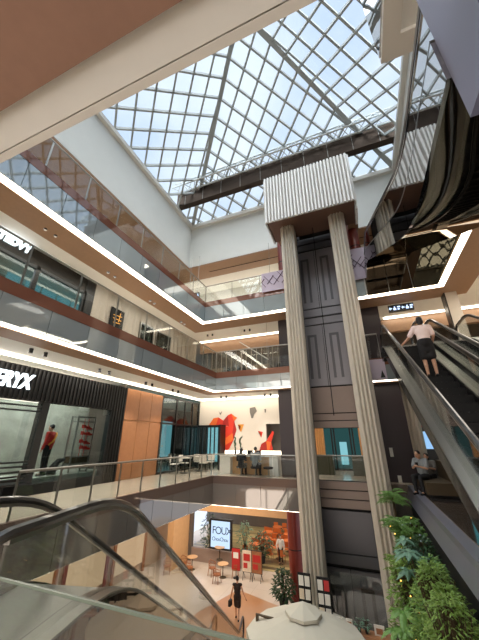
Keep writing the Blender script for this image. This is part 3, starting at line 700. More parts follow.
# generic cafe chair and table (level 1 cafe)
def chair_local(name, label, cat, mseat, mleg, group=None):
    t = thing(name, label, cat, (0,0,0), 0, group)
    MB().box(-.21, .21, -.21, .21, .42, .46).build('seat', mseat, t, local=True)
    b = MB(); N_ = 6
    for k in range(N_):
        a0 = -.21+.42*k/N_; b.box(a0, a0+.42/N_+.002, .19+.03*math.sin(math.pi*(k+.5)/N_), .215+.03*math.sin(math.pi*(k+.5)/N_), .5, .84)
    b.build('backrest', mseat, t, local=True)
    for sx in (-1, 1):
        for sy in (-1, 1): MB().cyl((sx*.18, sy*.18, .42), (sx*.21, sy*.21, 0), .016, .012, 6).build('leg', mleg, t, local=True)
        MB().cyl((sx*.19, .2, .42), (sx*.2, .215, .84), .014, n=6).build('back_post', mleg, t, local=True)
    return t
def table_local(name, label, mtop, mleg, r=.35, h=.74):
    t = thing(name, label, 'table')
    MB().lathe((0,0,0), [(r, h-.035), (r+.01, h-.02), (r, h)], 24).build('tabletop', mtop, t, True, True)
    MB().cyl((0,0,.03), (0,0,h-.03), .03, n=10).build('pedestal', mleg, t, True, True)
    MB().lathe((0,0,0), [(.22, 0), (.22, .02), (.04, .05)], 16).build('foot', mleg, t, True, True)
    return t
c0 = chair_local('cafe_chair', 'white cafe chair standing by the folding glass doors, nearest to the wall corner', 'chair', M['whitec'], M['dsteel'], 'cafe chairs by the glass front')
c0.location = (-9.3, 16.6, 0); c0.rotation_euler = (0,0,R(180))
for (x, y, rz, lb) in ((-8.6, 16.7, 10, 'white cafe chair by the folding glass doors, right of the round table'), (-9.5, 15.3, 90, 'white cafe chair along the glass shop front, middle of the row'), (-9.5, 14.4, 120, 'white cafe chair along the glass shop front, nearest the oak panels'), (-8.5, 15.7, 200, 'white cafe chair closest to the balustrade by the cafe'), (-11, 15.2, 90, 'cafe chair inside the glass front, middle'), (-11, 14.3, 0, 'cafe chair inside the glass front, near the oak panels'), (-11, 16.3, 30, 'cafe chair inside the glass front, far end')):
    dup(c0, (x, y, 0), R(rz), lb)
t0 = table_local('cafe_table', 'small round cafe table by the folding glass doors', M['whitec'], M['dsteel']); t0.location = (-8.95, 16.1, 0)
dup(t0, (-9.1, 14.8, 0), 0, 'small round cafe table by the oak panels')

# ------------------------------------------------------------------ left side, level 2
s2 = thing('upper_shop_front', 'upper shop front with dark glass and white TEDVY letters', 'shop front', (FX, 5, 5))
f = MB().box(FX-.15, FX, -1, 8.0, 7.35, 7.93)
f.build('sign_band', M['dsteel'], s2)
f = MB()
for y in (3.2, 5.55, 7.55): f.box(FX-.1, FX+.02, y-.07, y+.07, 5, 7.35)
f.box(FX-.1, FX+.02, 7.55, 8.0, 5, 7.93).box(FX-.1, FX+.02, -1, 7.55, 5, 5.15)
f.box(FX-.1, FX+.02, -1, 7.55, 7.22, 7.35)
f.build('frame', M['black'], s2)
for (a, b_) in ((-1, 3.1), (3.3, 5.45), (5.65, 7.5)): MB().box(FX-.05, FX-.03, a, b_, 5.1, 7.3).build('pane', M['glassd'], s2)
text('TEDVY', .40, (FX+.05, 4.06, 7.6), (0,1,0), (0,0,1), M['sign'], 'illuminated_letters', s2, .03, .025, .15, 1, .84)
wn = thing('window_4', 'cyan lit windows inside the upper shop', 'window', (-11.6, 5, 5), kind='structure')
for i in range(7): MB().box(-12.6, -12.55, 5.9+i*.75, 6.55+i*.75, 5.2, 8.0).build('pane', M['cyan'], wn)
st('wall_left', MB().box(-13.1, -13, -2, 16, 5, 8), M['shop_warm'], 'rear wall of the upper shop', 'wall')
pw = MB(); y = 8.0; k = 0
pts = []
while y < 17.0:
    pts.append((FX+(.06 if k % 2 else 0), y)); y += .22; k += 1
poly = pts+[(FX-.2, 17.0), (FX-.2, 8.0)]
pw.prism(poly, 'z', 5, 7.93); st('wall_left', pw, M['pleat'], 'cream pleated wall of the second gallery', 'wall')
t = thing('wall_display', 'square dark display with glowing amber lines on the cream pleated wall', 'display', (FX+.1, 9.3, 6.6))
MB().box(FX+.06, FX+.12, 8.95, 9.75, 6.2, 7.25).build('display_case', M['matt'], t)
f = MB()
for (a, b_) in (((9.1, 6.9), (9.6, 6.95)), ((9.2, 6.65), (9.25, 7.1)), ((9.1, 6.75), (9.6, 6.75)), ((9.45, 6.65), (9.5, 7.1)), ((9.15, 6.55), (9.55, 6.6))): f.bar((FX+.13, a[0], a[1]), (FX+.13, b_[0], b_[1]), .03)
f.build('glowing_line', emis('amber_glow', (240, 170, 90), 1.2), t)
for (a, b_) in ((11.0, 12.0), (12.3, 13.6)):
    w_ = thing('shop_window', 'dark shop window in the pleated wall, %s' % ('nearer' if a < 12 else 'farther'), 'window', (FX+.08, a, 5))
    MB().box(FX+.06, FX+.1, a, b_, 5.2, 7.2).build('pane', M['glassd'], w_); MB().box(FX+.05, FX+.06, a, b_, 5.2, 7.2).build('inner_panel', M['shop_dark'], w_)
    MB().box(FX+.05, FX+.12, a-.05, a, 5, 7.25).box(FX+.05, FX+.12, b_, b_+.05, 5, 7.25).box(FX+.05, FX+.12, a, b_, 7.2, 7.25).build('frame', M['steel'], w_)
# level 2 back wall
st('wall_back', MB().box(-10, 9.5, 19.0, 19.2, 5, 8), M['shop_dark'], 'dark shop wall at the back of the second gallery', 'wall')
bk = MB().box(-10, 9, 17.3, 17.6, 7.2, 7.93); st('trim_51', bk, M['brown'], 'brown wooden lintel along the second gallery back shops', 'trim')
sf = thing('glazed_shop_front', 'glass shop front with many thin mullions at the second gallery back', 'shop front', (-6, 17.5, 5))
f = MB(); x = -9.8
while x < -3.2: f.box(x-.015, x+.015, 17.4, 17.46, 5, 7.2); x += .36
f.build('mullion', M['pleat'], sf); MB().box(-9.9, -3.2, 17.44, 17.45, 5, 7.2).build('pane', M['glass'], sf)
tag(MB().box(-9.5, -3.5, 17.9, 18.0, 7.87, 7.955).build('light_tube', M['strip2']), 'warm light tube inside the second gallery back shop', 'light')
for i, (x, w_) in enumerate(((-9.0, 1.0), (-7.6, 1.4), (-5.8, 1.2), (-4.3, .9))):
    t = thing('clothes_rail', 'clothes rail in the second gallery shop, %s from the left' % ['first', 'second', 'third', 'last'][i], 'clothes rail', (x, 18.3, 5))
    MB().cyl((x-w_/2, 18.3, 6.3), (x+w_/2, 18.3, 6.3), .02, n=6).cyl((x-w_/2, 18.3, 5), (x-w_/2, 18.3, 6.3), .02, n=6).cyl((x+w_/2, 18.3, 5), (x+w_/2, 18.3, 6.3), .02, n=6).build('rail', M['steel'], t)
    MB().box(x-w_*.45, x+w_*.45, 18.1, 18.5, 5.35, 6.25).build('hanging_clothes', M['matt'] if i % 2 else M['shop_warm'], t)
ff = thing('faceted_ornament', 'white angular ribbon hanging behind the second gallery glass', 'ornament', (-5.6, 15, 6))
MB().bar((-6.1, 15.2, 6.95), (-4.4, 15.2, 5.75), .16, .05).build('ribbon', M['white'], ff); MB().cyl((-6.05, 15.2, 6.95), (-6.05, 15.2, 7.96), .008, n=5).build('cord', M['steel'], ff); MB().cyl((-4.45, 15.2, 5.8), (-4.45, 15.2, 7.96), .008, n=5).build('cord', M['steel'], ff)

# level 3 back and left
st('wall_left', MB().box(-13.0, -12.8, -3, 22, 9.1, 13.2), M['pleat'], 'cream shop wall of the third gallery on the left', 'wall')
st('wall_back', MB().box(-13, 9.5, 19.4, 19.6, 11.9, 13.2), M['cream'], 'cream bulkhead at the back of the third gallery', 'wall')
st('wall_back', MB().box(-13, 9.5, 19.8, 20.0, 9.1, 12), M['shop_warm'], 'warm shop wall at the back of the third gallery', 'wall')
tag(MB().box(-12.5, -3, 19.2, 19.38, 11.85, 11.92).build('cove_light', M['strip']), 'warm cove light line along the back of the top gallery', 'light')

# ------------------------------------------------------------------ right side rooms
st('wall_right', MB().box(9.3, 9.5, -4, 24, 0, 13.2), M['shop_warm'], 'warm coloured outer wall at the far right', 'wall')
st('wall_front', MB().box(-17, 9.5, -4.2, -4, GZ, 13.2), M['shop_warm'], 'warm coloured wall behind the viewer', 'wall')
st('wall_left', MB().box(-17.2, -17, -4, 27, GZ, 13.2), M['shop_warm'], 'outer wall far left', 'wall')
cg = thing('square_column', 'champagne metal column beside the upper escalator landing', 'column', (4.6, 14.6, 5))
MB().box(4.3, 4.75, 14.5, 15.0, 5, 7.95).build('shaft', M['ffins'], cg); MB().box(4.25, 4.3, 14.5, 15.0, 5, 7.95).box(4.28, 4.8, 14.45, 15.05, 5, 5.1).build('edge_trim', M['dsteel'], cg)
fc = MB()
fluted(1.78, 2.35, 16.0, 16.6, 0, 4.1, 3).build('fluted_pillar', M['ffins']); p_ = bpy.data.objects['fluted_pillar']; tag(p_, 'fluted champagne metal pillar on the first gallery right of the lift', 'pillar')
# exit sign panel with black triangle
t = thing('triangle_sign', 'pale panel marked with a black upward triangle beside the escalator', 'sign', (1.1, 14.1, 4.2))
MB().box(.6, 1.24, 14.08, 14.12, 4.04, 4.95).build('panel', M['lav'], t); MB().prism([(.98, 4.12), (1.18, 4.12), (1.08, 4.45)], 'y', 14.06, 14.08).build('triangle', M['black'], t)
# shops on the right of level 1
sh = thing('side_shop', 'dim shop with lit screens behind the seated people', 'shop', (5, 18, 0))
MB().box(1.8, 9, 19.5, 19.6, 0, 4).build('rear_wall', M['shop_dark'], sh)
MB().box(2.0, 2.9, 18.0, 18.05, 3.0, 3.6).build('green_screen', M['cyan2'], sh); MB().box(2.0, 3.1, 17.9, 17.95, 1.2, 2.0).build('blue_screen', M['screen2'], sh)
MB().box(2.1, 2.9, 18.0, 18.05, 2.2, 2.8).build('red_shelf_display', M['menu_red'], sh)
f = MB()
for x in (3.3, 4.4, 5.6): f.box(x-.05, x+.05, 15.8, 15.9, 0, 3.9)
f.build('dark_mullion', M['black'], sh)
MB().box(3.5, 4.5, 16.5, 16.55, 1.1, 2.6).build('cyan_screen', M['screen'], sh)
MB().box(3.2, 6, 15.9, 16.5, 0, .9).build('shop_counter', M['pot'], sh)
for i, (x, z) in enumerate(((3.0, 3.8), (3.3, 3.8), (3.6, 3.8))):
    tag(MB().cyl((x, 13.5+i, 3.9), (x, 13.5+i, 3.98), .1, n=12).build('downlight', M['lens']), 'round downlight on the dark ceiling right of the lift, %s' % ['nearest', 'middle', 'farthest'][i], 'light')
for i in range(3):
    t = thing('white_jug', 'small white jar on the shop counter, %s of three' % ['left', 'middle', 'right'][i], 'jar', (3.45+i*.25, 16.1, .9), group='white jars on the shop counter')
    MB().lathe((3.45+i*.25, 16.1, .9), [(.05, 0), (.08, .08), (.05, .18), (.06, .2)], 12).build('body', M['whitec'], t, True); MB().lathe((3.45+i*.25, 16.1, 1.1), [(.05, 0), (.02, .04)], 10).build('lid', M['steel'], t, True)
t = thing('switch_plate', 'small white switch plate on the plum wall beside the coping', 'switch', (.95, 14.98, .9))
MB().box(.85, .98, 14.96, 15.0, .95, 1.3).build('plate', M['white'], t)
t = thing('low_notice', 'small white notice at the foot of the plum wall', 'notice', (1.05, 14.98, .3)); MB().box(.98, 1.12, 14.95, 15.0, .0, .25).build('sheet', M['white'], t)
# leather bench where the couple sits
t = thing('lounge_bench', 'brown upholstered bench under the seated couple', 'bench', (1.75, 12.3, 0))
MB().box(1.48, 2.35, 11.3, 13.5, .1, .42).build('seat_cushion', M['stem'], t); MB().box(2.2, 2.4, 11.3, 13.5, .42, .95).build('backrest', M['stem'], t); MB().box(1.55, 2.3, 11.5, 13.3, 0, .1).build('plinth', M['black'], t)

# ------------------------------------------------------------------ escalators
def smooth_line(key, step=.25, rad=1.0):
    """(y,z) polyline with rounded kinks"""
    out = [key[0]]
    for i in range(1, len(key)-1):
        a, b, c = Vector(key[i-1]), Vector(key[i]), Vector(key[i+1])
        r = min(rad, (b-a).length*.45, (c-b).length*.45); p = b+(a-b).normalized()*r; q = b+(c-b).normalized()*r
        for k in range(7): t = k/6; out.append(tuple(p*(1-t)**2+b*2*t*(1-t)+q*t*t))
    out.append(key[-1]); return out
def escalator(label, x0, x1, key, depth, side_m, under_m, bal_m=None, steps=True, rail=.88, lit=False, e0=1, e1=1):
    t = thing('escalator', label, 'escalator', ((x0+x1)/2, key[0][0], key[0][1]))
    ln = smooth_line(key); off = lambda l, d: [(y, z+d) for y, z in l]
    MB().ribbon(off(ln, -depth), off(ln, -depth+.04), x0-.1, x1+.1).build('underside_panel', under_m, t, True)
    for (x, s, nm) in ((x0, -1, 'L'), (x1, 1, 'R')):
        a, b = sorted((x+s*.1, x+s*.14)); MB().ribbon(off(ln, -depth), off(ln, .02), a, b).build('side_cladding', side_m, t, True)
        a, b = sorted((x-s*.1, x+s*.14)); MB().ribbon(off(ln, .0), off(ln, .04), a, b).build('deck_strip', M['steel'], t, True)
        a, b = sorted((x-s*.1, x-s*.125)); MB().ribbon(off(ln, -.25), off(ln, .03), a, b).build('skirt_panel', M['black'], t, True)
        gm = bal_m or M['glass']
        MB().ribbon(off(ln, .04), off(ln, rail-.04), x-.012, x+.012).build('glass_panel', gm, t, True)
        MB().ribbon(off(ln, rail-.07), off(ln, rail-.03), x-.025, x+.025).build('rail_track', M['steel'] if not lit else M['chrome'], t, True)
        # handrail with rounded ends
        top = off(ln, rail); pts = []
        def arc(py, pz, d, rev):
            a_ = []
            for k in range(1, 9):
                th = math.pi*k/9; a_.append((py+d*math.sin(th)*.38, pz-.38+.38*math.cos(th)))
            return a_[::-1] if rev else a_
        if e0: pts += arc(top[0][0], top[0][1], -1, True)
        pts += top
        if e1: pts += arc(top[-1][0], top[-1][1], 1, False)
        MB().tube([(x, *p) for p in pts], .045, 8).build('handrail', M['rubber'], t, True)
    if steps:
        (ya, za), (yb, zb) = key[1], key[2]; N_ = min(24, max(4, int(abs(zb-za)/.2))); 
        for i in range(N_):
            y = ya+(yb-ya)*i/N_; z = za+(zb-za)*i/N_; y2 = ya+(yb-ya)*(i+1)/N_; z2 = za+(zb-za)*(i+1)/N_
            zt = min(z, z2)-.02
            b = MB().box(x0+.1, x1-.1, min(y, y2), max(y, y2), min(z, z2)-.2, zt)
            for j in range(8): xx = x0+.14+(x1-x0-.28)*j/8; b.box(xx, xx+.03, min(y, y2)+.01, max(y, y2), zt, zt+.012)
            b.build('step', M['step'], t)
        for (a, b_) in ((key[0], key[1]), (key[2], key[3])): 
            MB().box(x0+.1, x1-.1, a[0], b_[0], a[1]-.12, a[1]-.07).build('comb_plate', M['steel'], t)
    return t
escalator('black escalator carrying the woman in the pale blouse', 1.24, 2.40, [(2.6, .07), (3.55, .07), (12.05, 4.98), (13.2, 4.98)], .36, M['escside'], M['matt'])
escalator('second escalator to the right of the woman in the pale blouse', 2.84, 4.02, [(2.6, .07), (3.55, .07), (12.05, 4.98), (13.2, 4.98)], .5, M['dsteel'], M['matt'])
escalator('mirror-clad escalator rising overhead at the upper right', 1.24, 2.55, [(2.1, 5.07), (4.25, 5.07), (11.7, 9.17), (13.4, 9.17)], .56, M['mir'], M['mirdk'], M['mir'], lit=True, e0=0)
e4 = escalator('mirror-clad escalator going down to the ground floor at lower left', -3.81, -2.57, [(1.63, .07), (3.35, .07), (15.0, GZ+.07), (16.1, GZ+.07)], 1.2, M['mirb'], M['mirb'])
e4.rotation_euler = (0, 0, R(14.6))
m = MB().box(2.44, 2.72, 3.0, 12.6, .0, .02); 

# ------------------------------------------------------------------ spot lights in pairs
sp0 = thing('ceiling_spotlight', 'x', 'spotlight', (0,0,0), 0)
MB().cyl((0,0,0), (0,0,-.14), .055, n=12).build('housing', M['black'], sp0, True, True); MB().cyl((0,0,-.14), (0,0,-.145), .045, n=12).build('lens', M['lens'], sp0, True, True)
spots = [(-8.56, 4.6, 7.95), (-8.56, 4.95, 7.95), (-8.68, 7.35, 7.95), (-8.68, 7.72, 7.95), (-8.75, 10.1, 7.95), (-8.75, 10.42, 7.95), (-8.85, 13.0, 7.95), (-8.85, 13.35, 7.95)]
lab = []
for i in range(8): lab.append('black ceiling spotlight above the upper left walkway, %s pair from the near end, %s one' % (['first', 'second', 'third', 'fourth'][i//2], ['nearer', 'farther'][i % 2]))
s1 = [(-8.6, 5.23, 4.05), (-8.6, 5.67, 4.05), (-8.8, 7.94, 4.05), (-8.8, 8.4, 4.05), (-8.95, 10.75, 4.05), (-8.95, 11.2, 4.05), (-8.95, 12.9, 4.05), (-8.95, 13.4, 4.05)]
for i in range(8): lab.append('black ceiling spotlight over the black shop walkway, %s pair from the near end, %s one' % (['first', 'second', 'third', 'fourth'][i//2], ['nearer', 'farther'][i % 2]))
s2_ = [(-7.74, 16.2, 4.05), (-7.4, 16.2, 4.05), (-5.05, 16.4, 4.05), (-4.7, 16.4, 4.05)]
for i in range(4): lab.append('black ceiling spotlight in front of the white feature wall, %s from the left' % ['first', 'second', 'third', 'last'][i])
s3 = [(-8.6, 15.75, 7.95), (-8.25, 15.75, 7.95), (-6.05, 15.8, 7.95), (-5.7, 15.8, 7.95), (2.1, 15.8, 7.95), (2.5, 15.8, 7.95)]
for i in range(6): lab.append('black ceiling spotlight at the second gallery back, %s from the left' % ['first', 'second', 'third', 'fourth', 'fifth', 'last'][i])
allsp = spots+s1+s2_+s3
for i, p in enumerate(allsp):
    if i == 0: sp0.location = p; sp0['label'] = lab[0]; sp0['group'] = 'ceiling spotlights'
    else: dup(sp0, p, 0, lab[i])
    if i % 2 == 0:
        L = bpy.data.lights.new('spot', 'SPOT'); L.energy = 150; L.color = (1, .93, .84); L.spot_size = R(95); L.spot_blend = .6; L.shadow_soft_size = .05
        o = bpy.data.objects.new('spot_beam', L); col.objects.link(o); o.location = (p[0], p[1]+.18, p[2]-.17)

# ------------------------------------------------------------------ GROUND floor
GPRE = set(bpy.data.objects)
m = MB().box(-13.5, 7.5, -4, 27, -5.1, -5); st('floor', m, M['floorg'], 'pale polished tile floor of the ground level', 'floor')
m = MB(); m.prism([(-7.5, 13.9), (-6.7, 16.4), (-4.0, 15.5), (-3.9, 9), (-8.2, 9)], 'z', -4.998, -4.99); st('floor', m, M['tan'], 'tan stone inlay where the woman in black walks', 'floor')
for i in range(6):
    t = thing('ground_glow_panel', 'framed warm glowing fill panel added on the ground floor left, %s from the near end' % ['first', 'second', 'third', 'fourth', 'fifth', 'sixth'][i], 'shop window', (-12.4, 1+i*2.8, -5))
    MB().box(-12.5, -12.42, .2+i*2.8, 2.4+i*2.8, -4.6, -1.9).build('glow_panel', M['ground_fill'], t)  # emissive panel added to brighten the dark left of the ground floor
    MB().box(-12.42, -12.34, .05+i*2.8, .2+i*2.8, -5, -1.7).box(-12.42, -12.34, 2.4+i*2.8, 2.55+i*2.8, -5, -1.7).box(-12.42, -12.34, .2+i*2.8, 2.4+i*2.8, -1.9, -1.7).build('frame', M['menu_pic'] if i % 2 else M['redcol'], t)
st('wall_left', MB().box(-12.6, -12.5, -4, 18.9, -5, -1.2), M['shop_warm'], 'warm beige wall panels on the ground floor left', 'wall')
st('wall_left', MB().box(-11.3, -10.9, 17.0, 18.8, -5, -1.2), M['woodl'], 'pale wooden pier beside the ground floor restaurant', 'wall')
rs = thing('restaurant_shopfront', 'wooden frame and lintel of the ground floor restaurant', 'shop front', (-7, 18.8, -5))
MB().box(-10.9, -3.2, 18.7, 18.95, -2.45, -1.2).build('lintel', M['woodl'], rs); MB().box(-10.9, -10.7, 18.7, 18.95, -5, -2.45).build('jamb', M['shop_dark'], rs)
MB().box(-10.7, -6.3, 18.75, 18.95, -5, -4.35).build('low_wall', M['beige'], rs)
st('wall_back', MB().box(-14, -1, 27, 27.1, -5, -1.1), M['shop_dark'], 'dark rear wall of the ground floor restaurant', 'wall')
st('floor', MB().box(-12, -2, 19, 27, -4.999, -4.98), tiles('restaurant_stripe_floor', (190, 172, 120), (96, 84, 60), (70, 60, 44), 1, .3, w=8, h=.32), 'striped cream and olive floor of the restaurant', 'floor')
for i in range(7):
    tag(MB().box(-10+i*1.2, -9.1+i*1.2, 21.0, 21.15, -1.5, -1.42).build('linear_light', M['strip2']), 'warm linear lamp on the restaurant ceiling, number %s from the left' % ['one', 'two', 'three', 'four', 'five', 'six', 'seven'][i], 'light')
# restaurant orange booths & tables
od = chair_local('restaurant_chair', 'orange restaurant chair', 'chair', M['orangec'], M['wicker'], 'orange chairs in the restaurant')
otb = table_local('restaurant_table', 'orange topped restaurant table', M['orangec'], M['stem'], .45)
first = True; pos = []
for r_, y in enumerate((20.9, 22.3, 23.7, 25.2)):
    for c_ in range(3): pos.append((-7.4+c_*1.5+(r_ % 2)*.3, y, r_, c_))
rn = ['front', 'second', 'third', 'rear']; cn = ['left', 'middle', 'right']
for i, (x, y, r_, c_) in enumerate(pos):
    lbt = 'orange topped restaurant table, %s row, %s' % (rn[r_], cn[c_])
    if i == 0: otb.location = (x, y, -4.98); otb['label'] = lbt; otb['group'] = 'restaurant tables'
    else: dup(otb, (x, y, -4.98), 0, lbt)
    for j, (dx, dy, rz) in enumerate(((-.35, -.62, 180), (.35, -.62, 170), (-.35, .62, 0), (.35, .62, 10))):
        lb = 'orange restaurant chair at the %s row %s table, %s side, %s seat' % (rn[r_], cn[c_], 'near' if j < 2 else 'far', 'left' if j % 2 == 0 else 'right')
        if i == 0 and j == 0: od.location = (x+dx, y+dy, -4.98); od.rotation_euler = (0,0,R(rz)); od['label'] = lb
        else: dup(od, (x+dx, y+dy, -4.98), R(rz), lb)
# LED sign
ls = thing('illuminated_sign', 'bright pale blue upright light box above the round cafe table', 'sign', (-8.85, 18.5, -4.1))
MB().box(-9.35, -7.95, 18.45, 18.6, -4.2, -2.72).build('sign_casing', M['black'], ls)
MB().box(-9.25, -8.05, 18.43, 18.45, -4.1, -2.82).build('lit_face', M['led'], ls)
text('FOUX', .52, (-9.18, 18.42, -3.45), (1,0,0), (0,0,1), M['ledink'], 'lettering', ls, .002, 0, 0, .82)
text('ChouChou', .26, (-9.18, 18.42, -3.78), (1,0,0), (0,0,1), M['ledink'], 'lettering', ls, .002, 0, 0, .85)
# menu boards
for i, (x0, x1, mm, lb) in enumerate(((-7.5, -7.05, 'menu_red', 'red menu board on a black stand'), (-6.9, -6.42, 'menu_paper', 'pale menu poster board beside the red board'), (-6.38, -5.85, 'menu_pic', 'brown food photo poster board, rightmost of three'))):
    t = thing('menu_board', lb, 'menu board', ((x0+x1)/2, 17.5, -5))
    MB().box(x0, x1, 17.48, 17.52, -4.65, -3.75).build('board', M[mm], t)
    MB().box(x0-.02, x1+.02, 17.52, 17.54, -4.68, -3.72).build('frame', M['black'], t)
    f = MB()
    if mm == 'menu_red': f.box(x0+.08, x1-.08, 17.47, 17.48, -4.15, -3.9)
    else: f.box(x0+.06, x1-.06, 17.47, 17.48, -4.2, -3.9).box(x0+.06, x1-.2, 17.47, 17.48, -4.5, -4.28)
    f.build('printed_block', M['whitec'] if mm == 'menu_red' else M['menu_red'], t)
    if i == 0:
        MB().cyl(((x0+x1)/2, 17.53, -4.95), ((x0+x1)/2, 17.53, -4.6), .02, n=8).build('stand_pole', M['black'], t); MB().lathe(((x0+x1)/2, 17.53, -5), [(.15, 0), (.15, .03), (.03, .06)], 14).build('stand_base', M['black'], t)
    else:
        for x in (x0+.04, x1-.04):
            MB().cyl((x, 17.53, -4.66), (x, 17.4, -5), .015, n=6).build('leg', M['black'], t); MB().cyl((x, 17.53, -4.66), (x, 17.75, -5), .015, n=6).build('leg', M['black'], t)
# rattan chairs and round wooden tables
def rattan(label):
    t = thing('rattan_chair', label, 'chair', (0,0,0), 0, 'rattan chairs outside the restaurant')
    MB().lathe((0,0,0), [(.2, .4), (.24, .42), (.24, .45), (.2, .46)], 16).build('seat', M['wicker'], t, True, True)
    b = MB(); N_ = 10
    pts = [(.24*math.cos(R(a)), .24*math.sin(R(a))) for a in range(-20, 201, 22)]
    b.tube([(x, y, .82-.12*abs(x)/.24) for x, y in pts], .02, 6); b.tube([(x, y, .6) for x, y in pts], .012, 6)
    for x, y in pts: b.cyl((x, y, .44), (x, y, .82-.12*abs(x)/.24), .01, n=5)
    b.build('curved_backrest', M['wicker'], t, True, True)
    for sx in (-1, 1):
        for sy in (-1, 1): MB().cyl((sx*.16, sy*.16, .42), (sx*.2, sy*.2, 0), .018, n=6).build('leg', M['wicker'], t, local=True)
    return t
rch = rattan('rattan chair to the left of the round wooden table, facing it'); rch.location = (-8.55, 17.3, -5); rch.rotation_euler = (0,0,R(60))
for (x, y, rz, lb) in ((-7.95, 16.65, 175, 'rattan chair nearest the walking woman, back turned'), (-7.35, 17.6, -70, 'rattan chair between the round wooden table and the red board'), (-10.3, 17.3, 60, 'rattan chair by the pale wooden pier'), (-9.7, 16.9, 120, 'rattan chair at the far left of the ground floor'), (-10.9, 16.6, 30, 'rattan chair closest to the escalator')):
    dup(rch, (x, y, -5), R(rz), lb)
wt = table_local('round_table', 'round pale wooden table between the rattan chairs', M['woodl'], M['stem'], .36); wt.location = (-7.95, 17.35, -5)
dup(wt, (-8.6, 18.3, -4.6), 0, 'round wooden table just below the light box'); dup(wt, (-9.95, 17.6, -5), 0, 'round wooden table beside the pale pier')
# potted plants in ground floor
def leafy(name, label, loc, h, rad, nleaf, mleaf, seed, potr=.2, poth=.4, L=.22, cat='plant'):
    random.seed(seed); t = thing(name, label, cat, loc); l = Vector(loc)
    if potr: MB().lathe(l, [(potr*.75, 0), (potr, poth*.9), (potr*1.05, poth), (potr*.9, poth)], 14).build('pot', M['pot'], t, True)
    st_ = MB(); lf = MB()
    for k in range(max(3, nleaf//14)):
        a = random.random()*6.28; r1 = rad*random.random()*.7
        st_.tube([l+Vector((0,0,poth*.8)), l+Vector((r1*.4*math.cos(a), r1*.4*math.sin(a), h*.5)), l+Vector((r1*math.cos(a), r1*math.sin(a), h*.9))], [.015, .01, .005], 5)
    for k in range(nleaf):
        a = random.random()*6.28; u = random.random(); rr = rad*math.sqrt(random.random()); zz = poth+(h-poth)*u; rr *= math.sin(math.pi*(.18+.72*u))
        leaf(lf, l+Vector((rr*math.cos(a), rr*math.sin(a), zz)), Vector((math.cos(a+random.uniform(-.8, .8)), math.sin(a+random.uniform(-.8, .8)), random.uniform(-.5, .8))), L*random.uniform(.7, 1.2), L*.35)
    st_.build('stem', M['stem'], t); lf.build('leaves', mleaf, t); return t
def leaf(m, p, d, L, W, droop=.25):
    d = d.normalized(); s = d.cross(Vector((0,0,1)));
    if s.length < .1: s = Vector((1,0,0))
    s.normalize(); s = (s+Vector((0,0,random.uniform(-.4, .4)))).normalized(); u = s.cross(d)
    vs = [p, p+d*L*.3+s*W*.42-u*0.01, p+d*L*.3-s*W*.42-u*0.01, p+d*L*.3+u*W*.1, p+d*L*.65+s*W*.4-Vector((0,0,L*droop*.35)), p+d*L*.65-s*W*.4-Vector((0,0,L*droop*.35)), p+d*L*.65+u*W*.1-Vector((0,0,L*droop*.35)), p+d*L-Vector((0,0,L*droop))]
    m.add(vs, [(0,1,3),(0,3,2),(1,4,6,3),(3,6,5,2),(4,7,6),(6,7,5)])
leafy('potted_shrub', 'dark leafy potted shrub at the right of the restaurant entrance', (-4.2, 15.4, -5), 1.4, .45, 420, M['leafd'], 5)
leafy('potted_shrub', 'dark leafy shrub in the restaurant corner left of the light box', (-10.0, 19.8, -5), 2.2, .6, 300, M['leafd'], 6)
leafy('potted_shrub', 'dark leafy shrub inside the restaurant behind the menu posters', (-6.6, 19.9, -5), 1.5, .6, 260, M['leafd'], 8)
leafy('potted_shrub', 'dark leafy shrub inside the restaurant right of the light box', (-7.7, 20.0, -5), 1.9, .5, 200, M['leafb'], 9)
pl = thing('pendant_lamp', 'yellow glowing pendant lamp in the restaurant, leftmost of the row', 'lamp', (-8.3, 21.2, -2.9), 0, 'restaurant pendant lamps')
MB().lathe((0,0,0), [(.05, .22), (.2, .1), (.24, 0), (.2, -.02)][::-1], 16).build('lamp_shade', M['amber'], pl, True, True); MB().cyl((0,0,.2), (0,0,.9), .012, n=6).build('cord', M['black'], pl, local=True)
for x, y, lb in ((-7.2, 21.6, 'second of the row from the left'), (-6.1, 22.0, 'third of the row from the left'), (-5.0, 22.4, 'rightmost of the row'), (-7.6, 24.0, 'rear row left'), (-6.0, 24.4, 'rear row right')): dup(pl, (x, y, -2.9), 0, 'yellow glowing pendant lamp in the restaurant, '+lb)
# spread the ground floor out to its real depth below the viewer
eye = Vector((0, 0, EYE))
for o in [o for o in bpy.data.objects if o not in GPRE and o.parent is None]:
    o.location = eye+(Vector(o.location)-eye)*GK
    if o.get('category') not in ('chair', 'table'): o.scale = (GK,)*3
# parasol
pa = thing('parasol', 'large cream canvas parasol seen from above', 'parasol', (-2.3, 10.4, GZ))
ap = Vector((-2.3, 10.4, -2.72)); cano = MB(); vs = [ap]; K = 8
for k in range(K*2):
    a = 2*math.pi*k/(K*2)+.2; r_ = 1.6 if k % 2 == 0 else 1.53; vs.append(ap+Vector((r_*math.cos(a), r_*math.sin(a), -.55 if k % 2 == 0 else -.52)))
for k in range(K*2):
    a = 2*math.pi*k/(K*2)+.2; r_ = 1.6 if k % 2 == 0 else 1.53; vs.append(ap+Vector((r_*math.cos(a), r_*math.sin(a), -.72 if k % 2 == 0 else -.67)))
cano.add(vs, [(0, 1+k, 1+(k+1) % (2*K)) for k in range(2*K)]+[(1+k, 1+2*K+k, 1+2*K+(k+1) % (2*K), 1+(k+1) % (2*K)) for k in range(2*K)]); cano.build('canopy', M['canvas'], pa)
vt = MB(); vs = [ap+Vector((0,0,.16))]
for k in range(K): a = 2*math.pi*k/K+.2; vs.append(ap+Vector((.5*math.cos(a), .5*math.sin(a), -.06)))
